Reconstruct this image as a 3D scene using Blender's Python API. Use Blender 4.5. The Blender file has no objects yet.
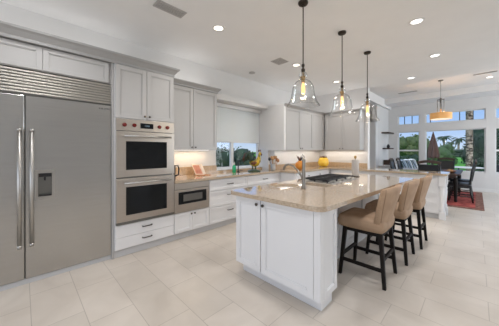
import bpy, bmesh, math, random
from mathutils import Vector, Matrix
random.seed(7)
SC = bpy.context.scene
COL = SC.collection
PI = math.pi
# ------------------------------------------------------------------ camera
cam_d = bpy.data.cameras.new('camera'); cam = bpy.data.objects.new('camera', cam_d); COL.objects.link(cam)
cam.location = (0, 0, 1.37); cam.rotation_euler = (PI/2, 0, PI/4)
cam_d.sensor_width = 36; cam_d.lens = 227/499*36; cam_d.shift_y = -12.5/499; cam_d.clip_start = .02; cam_d.clip_end = 500
SC.camera = cam
# ------------------------------------------------------------------ world
w = bpy.data.worlds.new('sky'); SC.world = w; w.use_nodes = True
nt = w.node_tree; nt.nodes.clear()
out = nt.nodes.new('ShaderNodeOutputWorld'); bg = nt.nodes.new('ShaderNodeBackground')
tc = nt.nodes.new('ShaderNodeTexCoord'); sp = nt.nodes.new('ShaderNodeSeparateXYZ'); rmp = nt.nodes.new('ShaderNodeValToRGB')
nt.links.new(tc.outputs['Generated'], sp.inputs[0]); nt.links.new(sp.outputs['Z'], rmp.inputs[0])
nt.links.new(rmp.outputs[0], bg.inputs[0]); nt.links.new(bg.outputs[0], out.inputs[0])
e = rmp.color_ramp.elements
e[0].position = 0.0; e[0].color = (.60, .72, .86, 1)
e[1].position = .5; e[1].color = (.50, .70, 1.0, 1)
x_ = e.new(.06); x_.color = (.46, .64, .94, 1)
x_ = e.new(.20); x_.color = (.22, .47, .93, 1)
bg.inputs['Strength'].default_value = 1.0
# ------------------------------------------------------------------ sun and added fill panels
sd = bpy.data.lights.new('sun', 'SUN'); sd.energy = 2.2; sd.angle = .02; sd.color = (1, .95, .88)
so = bpy.data.objects.new('sun', sd); COL.objects.link(so); so.rotation_euler = (math.radians(42), 0, math.radians(28))
def area(name, loc, rot, sx, sy, power, col):
    d = bpy.data.lights.new(name, 'AREA'); d.shape = 'RECTANGLE'; d.size = sx; d.size_y = sy; d.energy = power; d.color = col
    o = bpy.data.objects.new(name, d); COL.objects.link(o); o.location = loc; o.rotation_euler = rot
    return o
area('fill_right_dining', (4.75, 8.4, 1.5), (0, PI/2, 0), 2.5, 4.0, 185, (.86, .93, 1.0))  # added fill panel outside an unseen opening, brightens the dining side
area('fill_rear', (0.4, -4.15, 1.5), (PI/2, 0, 0), 7.0, 2.5, 82, (.98, .985, 1.0))  # added fill panel behind the camera, brightens the whole room
SC.view_settings.view_transform = 'Standard'; SC.view_settings.look = 'None'
SC.view_settings.exposure = 0.0; SC.view_settings.gamma = 1; SC.view_settings.use_curve_mapping = False

# ------------------------------------------------------------------ materials
def mat(name, col, rough=.5, metal=0, spec=.5, emis=None, es=0, coat=0):
    m = bpy.data.materials.new(name); m.use_nodes = True
    b = m.node_tree.nodes['Principled BSDF']
    b.inputs['Base Color'].default_value = (*col, 1); b.inputs['Roughness'].default_value = rough
    b.inputs['Metallic'].default_value = metal; b.inputs['Specular IOR Level'].default_value = spec
    b.inputs['Coat Weight'].default_value = coat
    if emis: b.inputs['Emission Color'].default_value = (*emis, 1); b.inputs['Emission Strength'].default_value = es
    return m
def noisy(name, c1, c2, scale=8, rough=.5, metal=0, bump=0, stretch=(1, 1, 1), detail=4, lo=.35, hi=.65, c3=None, coat=0):
    m = mat(name, c1, rough, metal, coat=coat); n = m.node_tree; b = n.nodes['Principled BSDF']
    t = n.nodes.new('ShaderNodeTexCoord'); mp = n.nodes.new('ShaderNodeMapping'); mp.inputs['Scale'].default_value = stretch
    ns = n.nodes.new('ShaderNodeTexNoise'); ns.inputs['Scale'].default_value = scale; ns.inputs['Detail'].default_value = detail
    r = n.nodes.new('ShaderNodeValToRGB'); r.color_ramp.elements[0].position = lo; r.color_ramp.elements[1].position = hi
    r.color_ramp.elements[0].color = (*c1, 1); r.color_ramp.elements[1].color = (*c2, 1)
    if c3: q = r.color_ramp.elements.new((lo+hi)/2); q.color = (*c3, 1)
    n.links.new(t.outputs['Object'], mp.inputs[0]); n.links.new(mp.outputs[0], ns.inputs[0])
    n.links.new(ns.outputs['Fac'], r.inputs[0]); n.links.new(r.outputs[0], b.inputs['Base Color'])
    if bump:
        bp = n.nodes.new('ShaderNodeBump'); bp.inputs['Strength'].default_value = bump; bp.inputs['Distance'].default_value = .01
        n.links.new(ns.outputs['Fac'], bp.inputs['Height']); n.links.new(bp.outputs[0], b.inputs['Normal'])
    return m
def thin_glass(name, tint=(1, 1, 1), refl=.6, rough=0.0, base=.03, edge=0.0):
    m = bpy.data.materials.new(name); m.use_nodes = True; n = m.node_tree; n.nodes.clear()
    o = n.nodes.new('ShaderNodeOutputMaterial'); t = n.nodes.new('ShaderNodeBsdfTransparent'); t.inputs[0].default_value = (*tint, 1)
    g = n.nodes.new('ShaderNodeBsdfGlossy'); g.inputs['Roughness'].default_value = rough
    lw = n.nodes.new('ShaderNodeLayerWeight'); lw.inputs['Blend'].default_value = .25
    ma = n.nodes.new('ShaderNodeMath'); ma.operation = 'MULTIPLY_ADD'; ma.inputs[1].default_value = refl; ma.inputs[2].default_value = base
    mx = n.nodes.new('ShaderNodeMixShader')
    n.links.new(lw.outputs['Facing'], ma.inputs[0]); n.links.new(ma.outputs[0], mx.inputs[0])
    n.links.new(t.outputs[0], mx.inputs[1]); n.links.new(g.outputs[0], mx.inputs[2]); n.links.new(mx.outputs[0], o.inputs[0])
    return m
M = {}
M['wall'] = noisy('wall_paint', (.72, .71, .70), (.74, .73, .72), 3, .8)
M['ceil'] = noisy('ceiling_paint', (.79, .79, .79), (.81, .81, .81), 3, .85)
M['trim'] = mat('white_trim_paint', (.78, .77, .76), .4)
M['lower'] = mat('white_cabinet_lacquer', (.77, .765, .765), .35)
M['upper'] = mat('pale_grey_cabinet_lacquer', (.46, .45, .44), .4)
M['crown'] = mat('shaded_crown_lacquer', (.34, .335, .33), .4)  # cabinet lacquer with the shade of downward-facing moulding put into the colour
M['toe'] = mat('toe_kick_paint', (.60, .60, .60), .5)
M['gap'] = mat('cabinet_shadow_gap', (.12, .12, .12), .9)
M['steel'] = noisy('brushed_steel', (.50, .495, .48), (.53, .525, .51), 10, .27, 1, 0, (.5, .25, 14))
M['steel2'] = noisy('brushed_steel_oven', (.52, .47, .42), (.55, .50, .445), 10, .34, 1, 0, (.5, .25, 14))
M['louver'] = mat('satin_grille_steel', (.66, .64, .60), .35, 1)
M['steel_dark'] = mat('dark_steel', (.22, .22, .21), .35, 1)
M['chrome'] = mat('satin_nickel', (.48, .465, .44), .36, 1)
M['pewter'] = mat('dark_pewter', (.09, .08, .07), .4, .8)
M['bronze'] = mat('oil_rubbed_bronze', (.045, .035, .028), .4, .8)
M['brass'] = mat('aged_brass', (.45, .30, .12), .35, 1)
M['blackglass'] = mat('black_oven_glass', (.008, .009, .010), .06, 0, .25)
M['blackplastic'] = mat('black_plastic', (.02, .02, .022), .3)
M['iron'] = mat('cast_iron', (.018, .018, .02), .45, .2)
M['knobred'] = mat('dark_red_knob', (.16, .012, .010), .25)
M['clock'] = mat('clock_glow', (.01, .01, .01), .2, emis=(.35, .5, .6), es=.6)
M['granite'] = noisy('polished_beige_granite', (.37, .285, .195), (.56, .45, .335), 60, .05, 0, 0, (1, 1, 1), 8, .3, .7, (.48, .375, .27), coat=.5)
M['nickel'] = mat('brushed_nickel_tap', (.27, .25, .22), .3, 1)
M['splash'] = noisy('warm_lit_granite_upstand', (.46, .33, .21), (.60, .44, .29), 40, .15)  # granite with the warm undercabinet light put into its colour
M['tan'] = noisy('tan_suede', (.36, .235, .145), (.43, .29, .185), 9, .75, 0, .05)
M['tanseam'] = mat('tan_seam', (.25, .16, .095), .7)
M['nail'] = mat('nailhead_brass', (.30, .2, .1), .35, 1)
M['espresso'] = noisy('espresso_wood', (.007, .005, .004), (.012, .008, .006), 5, .6, 0, 0, (1, 1, .1))
M['espresso'].node_tree.nodes['Principled BSDF'].inputs['Specular IOR Level'].default_value = .2
M['darkwood'] = noisy('dark_walnut', (.035, .016, .009), (.07, .03, .016), 4, .4, 0, 0, (1, 1, .2))
M['midwood'] = noisy('brown_wood', (.28, .12, .05), (.42, .2, .09), 6, .45, 0, 0, (1, .3, 1))
M['spoonwood'] = noisy('light_spoon_wood', (.42, .22, .09), (.52, .30, .14), 12, .55)
M['blackleather'] = mat('black_leather', (.012, .013, .016), .28)
M['blackpaint'] = mat('black_chair_lacquer', (.012, .013, .014), .22)
M['glass'] = thin_glass('window_glass', (1, 1, 1), .06, 0, .008)
M['shade'] = thin_glass('clear_pendant_glass', (.985, .99, .99), .42, .08, .05)
M['frame'] = mat('white_window_frame', (.74, .74, .74), .4)
M['muntin'] = mat('dark_muntin', (.05, .08, .12), .4)
def edge_glass():
    m = M['shade']; n = m.node_tree; t = [x for x in n.nodes if x.type == 'BSDF_TRANSPARENT'][0]; lw = [x for x in n.nodes if x.type == 'LAYER_WEIGHT'][0]
    r = n.nodes.new('ShaderNodeValToRGB'); r.color_ramp.elements[0].color = (.985, .99, .99, 1); r.color_ramp.elements[0].position = .35
    r.color_ramp.elements[1].color = (.45, .47, .48, 1); r.color_ramp.elements[1].position = .95
    n.links.new(lw.outputs['Facing'], r.inputs[0]); n.links.new(r.outputs[0], t.inputs[0])
edge_glass()
M['bulb'] = mat('amber_filament_bulb', (1, .7, .3), .2, emis=(1, .58, .20), es=.8)
M['lamp'] = mat('downlight_lens', (1, .95, .85), .4, emis=(1, .92, .78), es=3.0)
M['lampw'] = mat('downlight_lens_white', (1, .98, .95), .4, emis=(1, .97, .93), es=3.0)
M['strip'] = mat('undercabinet_strip_lens', (1, 1, 1), .4, emis=(1, .95, .88), es=1.5)
M['drum'] = noisy('amber_drum_shade', (.60, .30, .11), (.70, .40, .16), 6, .7)
_b = M['drum'].node_tree.nodes['Principled BSDF']; _b.inputs['Emission Color'].default_value = (1, .55, .2, 1); _b.inputs['Emission Strength'].default_value = .28
M['drumin'] = mat('drum_diffuser', (1, .9, .75), .5, emis=(1, .85, .6), es=.8)
M['paper'] = mat('white_paper', (.80, .79, .77), .8)
M['greyroll'] = mat('grey_stoneware', (.50, .47, .44), .5)
M['pinkcover'] = noisy('pink_red_page', (.55, .20, .13), (.70, .36, .25), 18, .6)
M['page'] = mat('cream_page', (.82, .70, .58), .7)
M['greensoap'] = mat('green_soap', (.02, .38, .16), .15, 0, .6)
M['roo'] = noisy('mottled_gold_glaze', (.62, .40, .03), (.10, .12, .02), 22, .3, lo=.45, hi=.62)
M['yellow'] = noisy('yellow_glaze', (.80, .46, .02), (.90, .62, .08), 10, .3)
M['orange'] = noisy('orange_glaze', (.55, .17, .02), (.72, .30, .04), 10, .3)
M['rust'] = mat('dark_rust_glaze', (.13, .03, .012), .35)
M['teal'] = noisy('dark_green_glaze', (.012, .045, .035), (.05, .08, .03), 10, .3)
M['rug'] = noisy('red_rug', (.22, .025, .02), (.42, .08, .06), 7, .95, 0, 0, (1, 1, 1), 5, .42, .58)
M['rugborder'] = noisy('rug_border', (.10, .02, .02), (.30, .16, .11), 16, .95)
M['blind'] = mat('roller_blind_fabric', (.90, .90, .87), .8)
_n = M['blind'].node_tree; _b = _n.nodes['Principled BSDF']; _t = _n.nodes.new('ShaderNodeBsdfTranslucent'); _t.inputs[0].default_value = (.85, .88, .86, 1)
_a = _n.nodes.new('ShaderNodeMixShader'); _a.inputs[0].default_value = .35; _o = [x for x in _n.nodes if x.type == 'OUTPUT_MATERIAL'][0]
_n.links.new(_b.outputs[0], _a.inputs[1]); _n.links.new(_t.outputs[0], _a.inputs[2]); _n.links.new(_a.outputs[0], _o.inputs[0])
M['leaf'] = noisy('leaf_green', (.014, .05, .012), (.05, .12, .025), 3, .7)
M['leafd'] = noisy('leaf_dark_green', (.006, .026, .012), (.022, .062, .026), 3, .7)
M['leafo'] = noisy('leaf_olive', (.035, .065, .018), (.10, .14, .045), 3, .7)
M['bark'] = noisy('palm_bark', (.05, .03, .02), (.50, .40, .32), 5, .9, 0, .6, (1, 1, 1.5), 3, .4, .6)
M['trunk'] = mat('tree_trunk', (.10, .07, .05), .9)
M['lawn'] = noisy('lawn_grass', (.06, .26, .02), (.12, .40, .04), .4, .9)
M['patio'] = noisy('patio_concrete', (.40, .38, .36), (.48, .46, .43), 1.5, .85)
M['umb'] = noisy('brown_umbrella_canvas', (.045, .018, .012), (.10, .04, .025), 8, .9, 0, 0, (6, 6, .4))
M['house'] = mat('pale_stucco', (.62, .60, .58), .9)
M['roof'] = mat('grey_roof_tile', (.30, .26, .25), .9)
M['whitecush'] = mat('white_sling_fabric', (.80, .80, .80), .8)
M['greyniche'] = mat('grey_niche_paint', (.40, .40, .39), .8)
M['vent'] = mat('vent_paint', (.42, .41, .40), .6)
M['ventdark'] = mat('vent_slot', (.08, .08, .08), .8)
M['badge'] = mat('badge_ink', (.05, .05, .05), .4)
# floor: large travertine-look tiles in running bond
def floor_mat():
    m = mat('pale_stone_floor', (.6, .5, .4), .32, 0, .5); n = m.node_tree; b = n.nodes['Principled BSDF']
    t = n.nodes.new('ShaderNodeTexCoord'); mp = n.nodes.new('ShaderNodeMapping'); mp.inputs['Location'].default_value = (.05, .125, 0)
    br = n.nodes.new('ShaderNodeTexBrick'); br.inputs['Scale'].default_value = 1; br.inputs['Brick Width'].default_value = .61
    br.offset = .33; br.inputs['Row Height'].default_value = .325; br.inputs['Mortar Size'].default_value = .003; br.inputs['Mortar Smooth'].default_value = .3
    br.inputs['Color1'].default_value = (.63, .57, .505, 1); br.inputs['Color2'].default_value = (.585, .53, .467, 1); br.inputs['Mortar'].default_value = (.42, .375, .325, 1)
    ns = n.nodes.new('ShaderNodeTexNoise'); ns.inputs['Scale'].default_value = 2.2; ns.inputs['Detail'].default_value = 8; ns.inputs['Distortion'].default_value = .6
    r = n.nodes.new('ShaderNodeValToRGB'); r.color_ramp.elements[0].position = .35; r.color_ramp.elements[1].position = .68
    r.color_ramp.elements[0].color = (.90, .885, .87, 1); r.color_ramp.elements[1].color = (1.06, 1.06, 1.06, 1)
    mx = n.nodes.new('ShaderNodeMix'); mx.data_type = 'RGBA'; mx.blend_type = 'MULTIPLY'; mx.inputs['Factor'].default_value = 1
    n.links.new(t.outputs['Object'], mp.inputs[0]); n.links.new(mp.outputs[0], br.inputs[0]); n.links.new(t.outputs['Object'], ns.inputs[0])
    n.links.new(ns.outputs['Fac'], r.inputs[0]); n.links.new(br.outputs['Color'], mx.inputs[6]); n.links.new(r.outputs[0], mx.inputs[7])
    n.links.new(mx.outputs[2], b.inputs['Base Color'])
    return m
M['floor'] = floor_mat()

# ------------------------------------------------------------------ mesh helpers
WM = {}          # world matrix of each object at the time it was built
class MB:
    def __init__(s): s.bm = bmesh.new()
    def obox(s, O, U, V, N, u0, u1, v0, v1, n0, n1, bev=0):
        O, U, V, N = Vector(O), Vector(U), Vector(V), Vector(N)
        vs = [s.bm.verts.new(O+U*a+V*b+N*c) for c in (n0, n1) for b in (v0, v1) for a in (u0, u1)]
        F = [(0, 1, 3, 2), (4, 6, 7, 5), (0, 4, 5, 1), (2, 3, 7, 6), (0, 2, 6, 4), (1, 5, 7, 3)]
        fs = [s.bm.faces.new([vs[i] for i in f]) for f in F]
        bmesh.ops.recalc_face_normals(s.bm, faces=fs)
        if bev:
            es = list({e for f in fs for e in f.edges})
            bmesh.ops.bevel(s.bm, geom=es, offset=bev, segments=2, affect='EDGES', profile=.5)
        return s
    def box(s, x0, x1, y0, y1, z0, z1, bev=0):
        return s.obox((0, 0, 0), (1, 0, 0), (0, 1, 0), (0, 0, 1), x0, x1, y0, y1, z0, z1, bev)
    def lathe(s, c, prof, seg=20, axis='Z', smooth=True, cap=True):
        """prof = list of (radius, height)"""
        c = Vector(c); rings = []
        A = {'Z': (Vector((1, 0, 0)), Vector((0, 1, 0)), Vector((0, 0, 1))), 'X': (Vector((0, 1, 0)), Vector((0, 0, 1)), Vector((1, 0, 0))),
             'Y': (Vector((0, 0, 1)), Vector((1, 0, 0)), Vector((0, 1, 0)))}[axis] if isinstance(axis, str) else axis
        for r, h in prof:
            rings.append([s.bm.verts.new(c+A[0]*r*math.cos(2*PI*i/seg)+A[1]*r*math.sin(2*PI*i/seg)+A[2]*h) for i in range(seg)])
        fs = []
        for a, b in zip(rings[:-1], rings[1:]):
            for i in range(seg):
                fs.append(s.bm.faces.new((a[i], a[(i+1) % seg], b[(i+1) % seg], b[i])))
        for f in fs: f.smooth = smooth
        if cap:
            fs.append(s.bm.faces.new(list(reversed(rings[0])))); fs.append(s.bm.faces.new(rings[-1]))
        return s
    def cyl(s, p, q, r, r2=None, seg=12):
        p, q = Vector(p), Vector(q); d = q-p; L = d.length; d.normalize()
        a = d.orthogonal().normalized(); b = d.cross(a)
        return s.lathe(p, [(r, 0), (r if r2 is None else r2, L)], seg, (a, b, d))
    def tube(s, pts, r, seg=10):
        pts = [Vector(p) for p in pts]; rs = r if isinstance(r, (list, tuple)) else [r]*len(pts)
        rings = []; ref = None
        for i, p in enumerate(pts):
            d = (pts[min(i+1, len(pts)-1)]-pts[max(i-1, 0)]).normalized()
            if ref is None: ref = d.orthogonal().normalized()
            ref = (ref-d*ref.dot(d)).normalized(); b = d.cross(ref)
            rings.append([s.bm.verts.new(p+(ref*math.cos(2*PI*k/seg)+b*math.sin(2*PI*k/seg))*rs[i]) for k in range(seg)])
        for a, c in zip(rings[:-1], rings[1:]):
            for k in range(seg):
                f = s.bm.faces.new((a[k], a[(k+1) % seg], c[(k+1) % seg], c[k])); f.smooth = True
        s.bm.faces.new(list(reversed(rings[0]))); s.bm.faces.new(rings[-1])
        return s
    def bar(s, p, q, w, t=None, up=(0, 0, 1), w2=None):
        """tapering square bar"""
        p, q = Vector(p), Vector(q); t = t or w; d = (q-p); L = d.length; d.normalize(); up = Vector(up)
        if abs(d.dot(up)) > .95: up = Vector((1, 0, 0))
        a = up.cross(d).normalized(); b = d.cross(a); k = (w2 or w)/w
        v = [s.bm.verts.new(P+a*sx*w/2*f+b*sy*t/2*f) for P, f in ((p, 1), (q, k)) for sx, sy in ((-1, -1), (1, -1), (1, 1), (-1, 1))]
        fs = [s.bm.faces.new([v[i] for i in f]) for f in ((3, 2, 1, 0), (4, 5, 6, 7), (0, 1, 5, 4), (1, 2, 6, 5), (2, 3, 7, 6), (3, 0, 4, 7))]
        bmesh.ops.recalc_face_normals(s.bm, faces=fs)
        return s
    def prism(s, pts, z0, z1, holes=(), bev=0):
        """polygon in xy extruded in z, with holes"""
        edges = []; 
        for loop in [pts]+list(holes):
            vs = [s.bm.verts.new((x, y, z0)) for x, y in loop]
            edges += [s.bm.edges.new((vs[i], vs[(i+1) % len(vs)])) for i in range(len(vs))]
        r = bmesh.ops.triangle_fill(s.bm, use_beauty=True, edges=edges)
        fs = [g for g in r['geom'] if isinstance(g, bmesh.types.BMFace)]
        ex = bmesh.ops.extrude_face_region(s.bm, geom=fs)
        nv = [g for g in ex['geom'] if isinstance(g, bmesh.types.BMVert)]
        bmesh.ops.translate(s.bm, verts=nv, vec=(0, 0, z1-z0))
        bmesh.ops.recalc_face_normals(s.bm, faces=s.bm.faces[:])
        return s
    def ball(s, c, rx, ry=None, rz=None, sub=2, jit=0):
        r = bmesh.ops.create_icosphere(s.bm, subdivisions=sub, radius=1)
        for v in r['verts']:
            k = 1+random.uniform(-jit, jit)
            v.co = Vector(c)+Vector((v.co.x*rx*k, v.co.y*(ry or rx)*k, v.co.z*(rz or rx)*k))
            for f in v.link_faces: f.smooth = True
        return s
    def build(s, name, m, parent=None, mods=None, origin=None):
        me = bpy.data.meshes.new(name)
        if parent is None:
            vs = s.bm.verts[:]
            if origin is None:
                xs = [v.co.x for v in vs]; ys = [v.co.y for v in vs]; zs = [v.co.z for v in vs]
                origin = ((min(xs)+max(xs))/2, (min(ys)+max(ys))/2, min(zs))
            bmesh.ops.translate(s.bm, verts=vs, vec=-Vector(origin))
        s.bm.to_mesh(me); s.bm.free()
        o = bpy.data.objects.new(name, me); COL.objects.link(o)
        me.materials.append(M[m] if isinstance(m, str) else m)
        if parent is None: o.location = origin; WM[o.name] = Matrix.Translation(origin)
        else:
            o.parent = parent; o.matrix_parent_inverse = WM[parent.name].inverted(); WM[o.name] = Matrix.Identity(4)
        return o
def tag(o, label, cat, group=None, kind=None):
    o['label'] = label; o['category'] = cat
    if group: o['group'] = group
    if kind: o['kind'] = kind
    return o
def empty(name, loc, label, cat, group=None, rz=0):
    o = bpy.data.objects.new(name, None); COL.objects.link(o); o.location = loc; o.rotation_euler = (0, 0, rz)
    o.empty_display_size = .1
    WM[o.name] = Matrix.Translation(loc) @ Matrix.Rotation(rz, 4, 'Z')
    return tag(o, label, cat, group)
def struct(o): o['kind'] = 'structure'; return o
def copy_tree(src, loc, rz=0, label=None):
    def rec(o, par):
        c = o.copy(); COL.objects.link(c)
        if par: c.parent = par; c.matrix_parent_inverse = o.matrix_parent_inverse.copy()
        for ch in [k for k in bpy.data.objects if k.parent == o]: rec(ch, c)
        return c
    r = rec(src, None); r.location = loc; r.rotation_euler = (0, 0, rz)
    if label: r['label'] = label
    return r
Xa, Ya, Za = Vector((1, 0, 0)), Vector((0, 1, 0)), Vector((0, 0, 1))
# a framed (shaker) door or drawer front on the plane through O with horizontal U and outward N
def shaker(name, O, U, N, u0, u1, v0, v1, m, parent, t=.02, st=.055, label=None):
    b = MB(); g = .0028; u0 += g; u1 -= g; v0 += g; v1 -= g
    b.obox(O, U, Za, N, u0, u0+st, v0, v1, 0, t, .0015); b.obox(O, U, Za, N, u1-st, u1, v0, v1, 0, t, .0015)
    b.obox(O, U, Za, N, u0+st, u1-st, v1-st, v1, 0, t, .0015); b.obox(O, U, Za, N, u0+st, u1-st, v0, v0+st, 0, t, .0015)
    b.obox(O, U, Za, N, u0+st-.001, u1-st+.001, v0+st-.001, v1-st+.001, 0, t-.013)
    for a0, a1, c0, c1 in ((u0+st, u0+st+.008, v0+st, v1-st), (u1-st-.008, u1-st, v0+st, v1-st), (u0+st, u1-st, v1-st-.008, v1-st), (u0+st, u1-st, v0+st, v0+st+.008)):
        b.obox(O, U, Za, N, a0, a1, c0, c1, 0, t-.005)
    return b.build(name, m, parent)
def pull(O, U, N, u, v, parent, L=.11, t=.02):
    b = MB(); O = Vector(O)
    P = lambda a, h: O+U*a+Za*v+N*h
    b.tube([P(u-L/2, t), P(u-L/2, t+.022), P(u-L/2+.012, t+.03), P(u+L/2-.012, t+.03), P(u+L/2, t+.022), P(u+L/2, t)], .0075, 8)
    return b.build('handle', 'pewter', parent)
def knob(O, U, N, u, v, parent, r=.014, t=.02):
    b = MB(); c = Vector(O)+U*u+Za*v+N*t
    b.lathe(c, [(.006, 0), (.005, .012), (r, .016), (r, .022), (r*.6, .028)], 12, (U, Za, N) if U.cross(Za).dot(N) > 0 else (Za, U, N))
    return b.build('knob', 'pewter', parent)

# ================================================================== STRUCTURE
FX0, FX1, FY0, FY1 = -3.95, 4.6, -4.0, 10.95
struct(MB().box(-4.1, 4.75, -4.1, 10.95, -.12, 0).build('floor', 'floor'))
o = MB().box(-4.1, 4.75, -4.1, 6.91, 3.05, 3.45)
o.box(-4.1, -2.5, 6.91, 10.95, 3.05, 3.45); o.box(-2.5, 4.75, 6.91, 9.84, 3.34, 3.45); o.box(-2.5, 4.75, 9.84, 10.95, 3.15, 3.45)
struct(o.build('ceiling', 'ceil'))
# left wall with kitchen window opening y 2.5-4.22, z .98-2.36
b = MB(); b.box(-3.95, -3.8, -4, 2.82, 0, 3.05).box(-3.95, -3.8, 2.82, 4.22, 0, .96).box(-3.95, -3.8, 2.82, 4.22, 2.38, 3.05).box(-3.95, -3.8, 4.22, 6.45, 0, 3.05)
b.box(-3.8, -3.42, 4.27, 6.45, 0, 2.38)
b.box(-3.8, -3.58, 2.595, 4.27, 2.38, 2.48).box(-3.8, -3.58, 4.22, 4.27, .916, 2.38).box(-3.58, -3.09, 4.20, 4.27, 1.37, 2.44)
struct(b.build('wall_left', 'wall'))
struct(MB().box(-3.95, -2.03, 6.45, 6.60, 0, 3.05).build('wall_back', 'wall'))
# dining side wall with a passage and shallow niche
b = MB(); b.box(-2.75, -2.6, 9.25, 10.8, 0, 3.05); b.box(-3.95, -3.8, 6.6, 10.8, 0, 3.05)
struct(b.build('wall_dining_left', 'wall'))
struct(MB().box(-3.79, -3.74, 6.62, 10.78, 0, 2.5).build('wall_passage', 'greyniche'))
struct(MB().box(-2.77, -2.57, 9.0, 9.25, 0, 2.4, .004).build('trim_1', 'trim'))
# window wall
WL = [(-2.27, -1.55), (-1.38, .22), (.42, 2.02), (2.22, 3.9)]
TZ = (2.39, 2.77); LZ = (.63, 2.12)
b = MB(); xs = -3.95
for a, c in WL:
    b.box(xs, a, 10.8, 10.95, 0, 3.15); xs = c
    b.box(a, c, 10.8, 10.95, 0, LZ[0]).box(a, c, 10.8, 10.95, LZ[1], TZ[0]).box(a, c, 10.8, 10.95, TZ[1], 3.15)
b.box(xs, 4.75, 10.8, 10.95, 0, 3.15)
struct(b.build('wall_window', 'wall'))
def window_unit(n, x0, x1, y, zs, rail=None, munt=()):
    f = MB(); w_ = .035
    for z0, z1 in zs:
        f.box(x0, x0+w_, y, y+.06, z0, z1).box(x1-w_, x1, y, y+.06, z0, z1).box(x0+w_, x1-w_, y, y+.06, z0, z0+w_).box(x0+w_, x1-w_, y, y+.06, z1-w_, z1)
    if rail: f.box(x0+w_, x1-w_, y, y+.06, rail-.03, rail+.03)
    fr = struct(f.build('window_%d' % n, 'frame'))
    g = MB()
    for z0, z1 in zs: g.box(x0+w_-.005, x1-w_+.005, y+.028, y+.034, z0+w_-.005, z1-w_+.005)
    g.build('pane', 'glass', fr)
    if munt:
        m_ = MB()
        for xm in munt: m_.box(xm-.012, xm+.012, y+.015, y+.05, zs[-1][0]+w_, zs[-1][1]-w_)
        m_.build('muntin', 'muntin', fr)
    return fr
window_unit(1, *WL[0], 10.86, [LZ, TZ], 1.37, (-2.05, -1.80))
window_unit(2, *WL[1], 10.86, [LZ, TZ], None, (-1.23, -.42, -.08))
window_unit(3, *WL[2], 10.86, [LZ, TZ], 1.37, (.95, 1.5))
window_unit(4, *WL[3], 10.86, [LZ, TZ], 1.37)
# rear and right walls (behind the camera) with openings added for the fill panels
b = MB(); b.box(-3.95, -3.3, -4.1, -4, 0, 3.05).box(-3.3, 4.0, -4.1, -4, 0, .15).box(-3.3, 4.0, -4.1, -4, 2.75, 3.05).box(4.0, 4.75, -4.1, -4, 0, 3.05)
struct(b.build('wall_rear', 'wall'))
b = MB(); b.box(4.6, 4.7, -4, 6.3, 0, 3.05).box(4.6, 4.7, 10.5, 10.8, 0, 3.34)
for a, c in ((6.3, 10.5),): b.box(4.6, 4.7, a, c, 0, .2).box(4.6, 4.7, a, c, 2.75, 3.05)
b.box(4.6, 4.7, 6.91, 9.84, 3.05, 3.34)
struct(b.build('wall_right', 'wall'))
struct(MB().box(-2.6, 4.6, 10.785, 10.8, 0, .11, .003).build('baseboard_window', 'trim'))
struct(MB().box(-2.6, -2.585, 9.26, 10.785, 0, .11, .003).build('baseboard_left', 'trim'))
# kitchen window
f = MB(); 
for (y0, y1, z0, z1) in ((2.82, 2.87, .96, 2.38), (4.17, 4.22, .96, 2.38), (2.87, 4.17, .96, 1.01), (2.87, 4.17, 2.33, 2.38), (3.30, 3.37, 1.01, 2.33)):
    f.box(-3.94, -3.88, y0, y1, z0, z1, .003)
kw = struct(f.build('window_5', 'frame'))
MB().box(-3.915, -3.909, 2.865, 4.175, 1.005, 2.335).build('pane', 'glass', kw)
struct(MB().box(-3.88, -3.78, 2.82, 4.215, .955, .975, .003).build('trim_2', 'trim'))
# roller blind
t = empty('roller_blind', (-3.84, 3.36, 1.55), 'off-white roller blind pulled halfway down over the kitchen window', 'blind')
MB().box(-3.862, -3.858, 2.85, 4.19, 1.56, 2.30).build('fabric', 'blind', t)
MB().box(-3.87, -3.80, 2.83, 4.21, 2.29, 2.372, .01).build('cassette', 'frame', t)
MB().cyl((-3.86, 2.85, 1.553), (-3.86, 4.19, 1.553), .011).build('hem_bar', 'frame', t)

# ================================================================== FRIDGE WALL
t = empty('refrigerator', (-3.5, .02, 0), 'tall built-in stainless steel refrigerator with two doors and a water dispenser', 'refrigerator')
MB().box(-3.79, -3.30, -.75, .79, .03, 2.20).build('body', 'steel_dark', t)
for nm, y0, y1, hy_, lab in (('a', -.745, .012, -.022, None), ('b', .024, .785, .067, None)):
    dd = MB()
    if nm == 'a': dd.box(-3.30, -3.25, y0, y1, .06, 1.93, .004)
    else:
        # door with a rectangular recess for the dispenser
        Y0, Y1, Z0, Z1 = .115, .225, .885, 1.13
        dd.box(-3.30, -3.25, y0, Y0, .06, 1.93).box(-3.30, -3.25, Y1, y1, .06, 1.93).box(-3.30, -3.25, Y0, Y1, .06, Z0).box(-3.30, -3.25, Y0, Y1, Z1, 1.93)
        bmesh.ops.remove_doubles(dd.bm, verts=dd.bm.verts[:], dist=1e-5)
    d = dd.build('door', 'steel', t)
    h = MB(); h.tube([(-3.188, hy_, .40), (-3.188, hy_, 1.59)], .0165, 16)
    for z in (.44, 1.55): h.cyl((-3.25, hy_, z), (-3.188, hy_, z), .010)
    h.lathe((-3.188, hy_, 1.56), [(.018, 0), (.018, .03)], 16); h.lathe((-3.188, hy_, .40), [(.018, 0), (.018, .03)], 16)
    h.build('handle', 'chrome', d)
f = MB(); f.box(-3.252, -3.244, .092, .115, .86, 1.165).box(-3.252, -3.244, .225, .248, .86, 1.165).box(-3.252, -3.244, .115, .225, 1.13, 1.165).box(-3.252, -3.244, .115, .225, .86, .885)
dp = f.build('dispenser', 'chrome', d)
MB().box(-3.299, -3.292, .115, .225, .885, 1.13).build('recess', 'steel_dark', dp)
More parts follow.
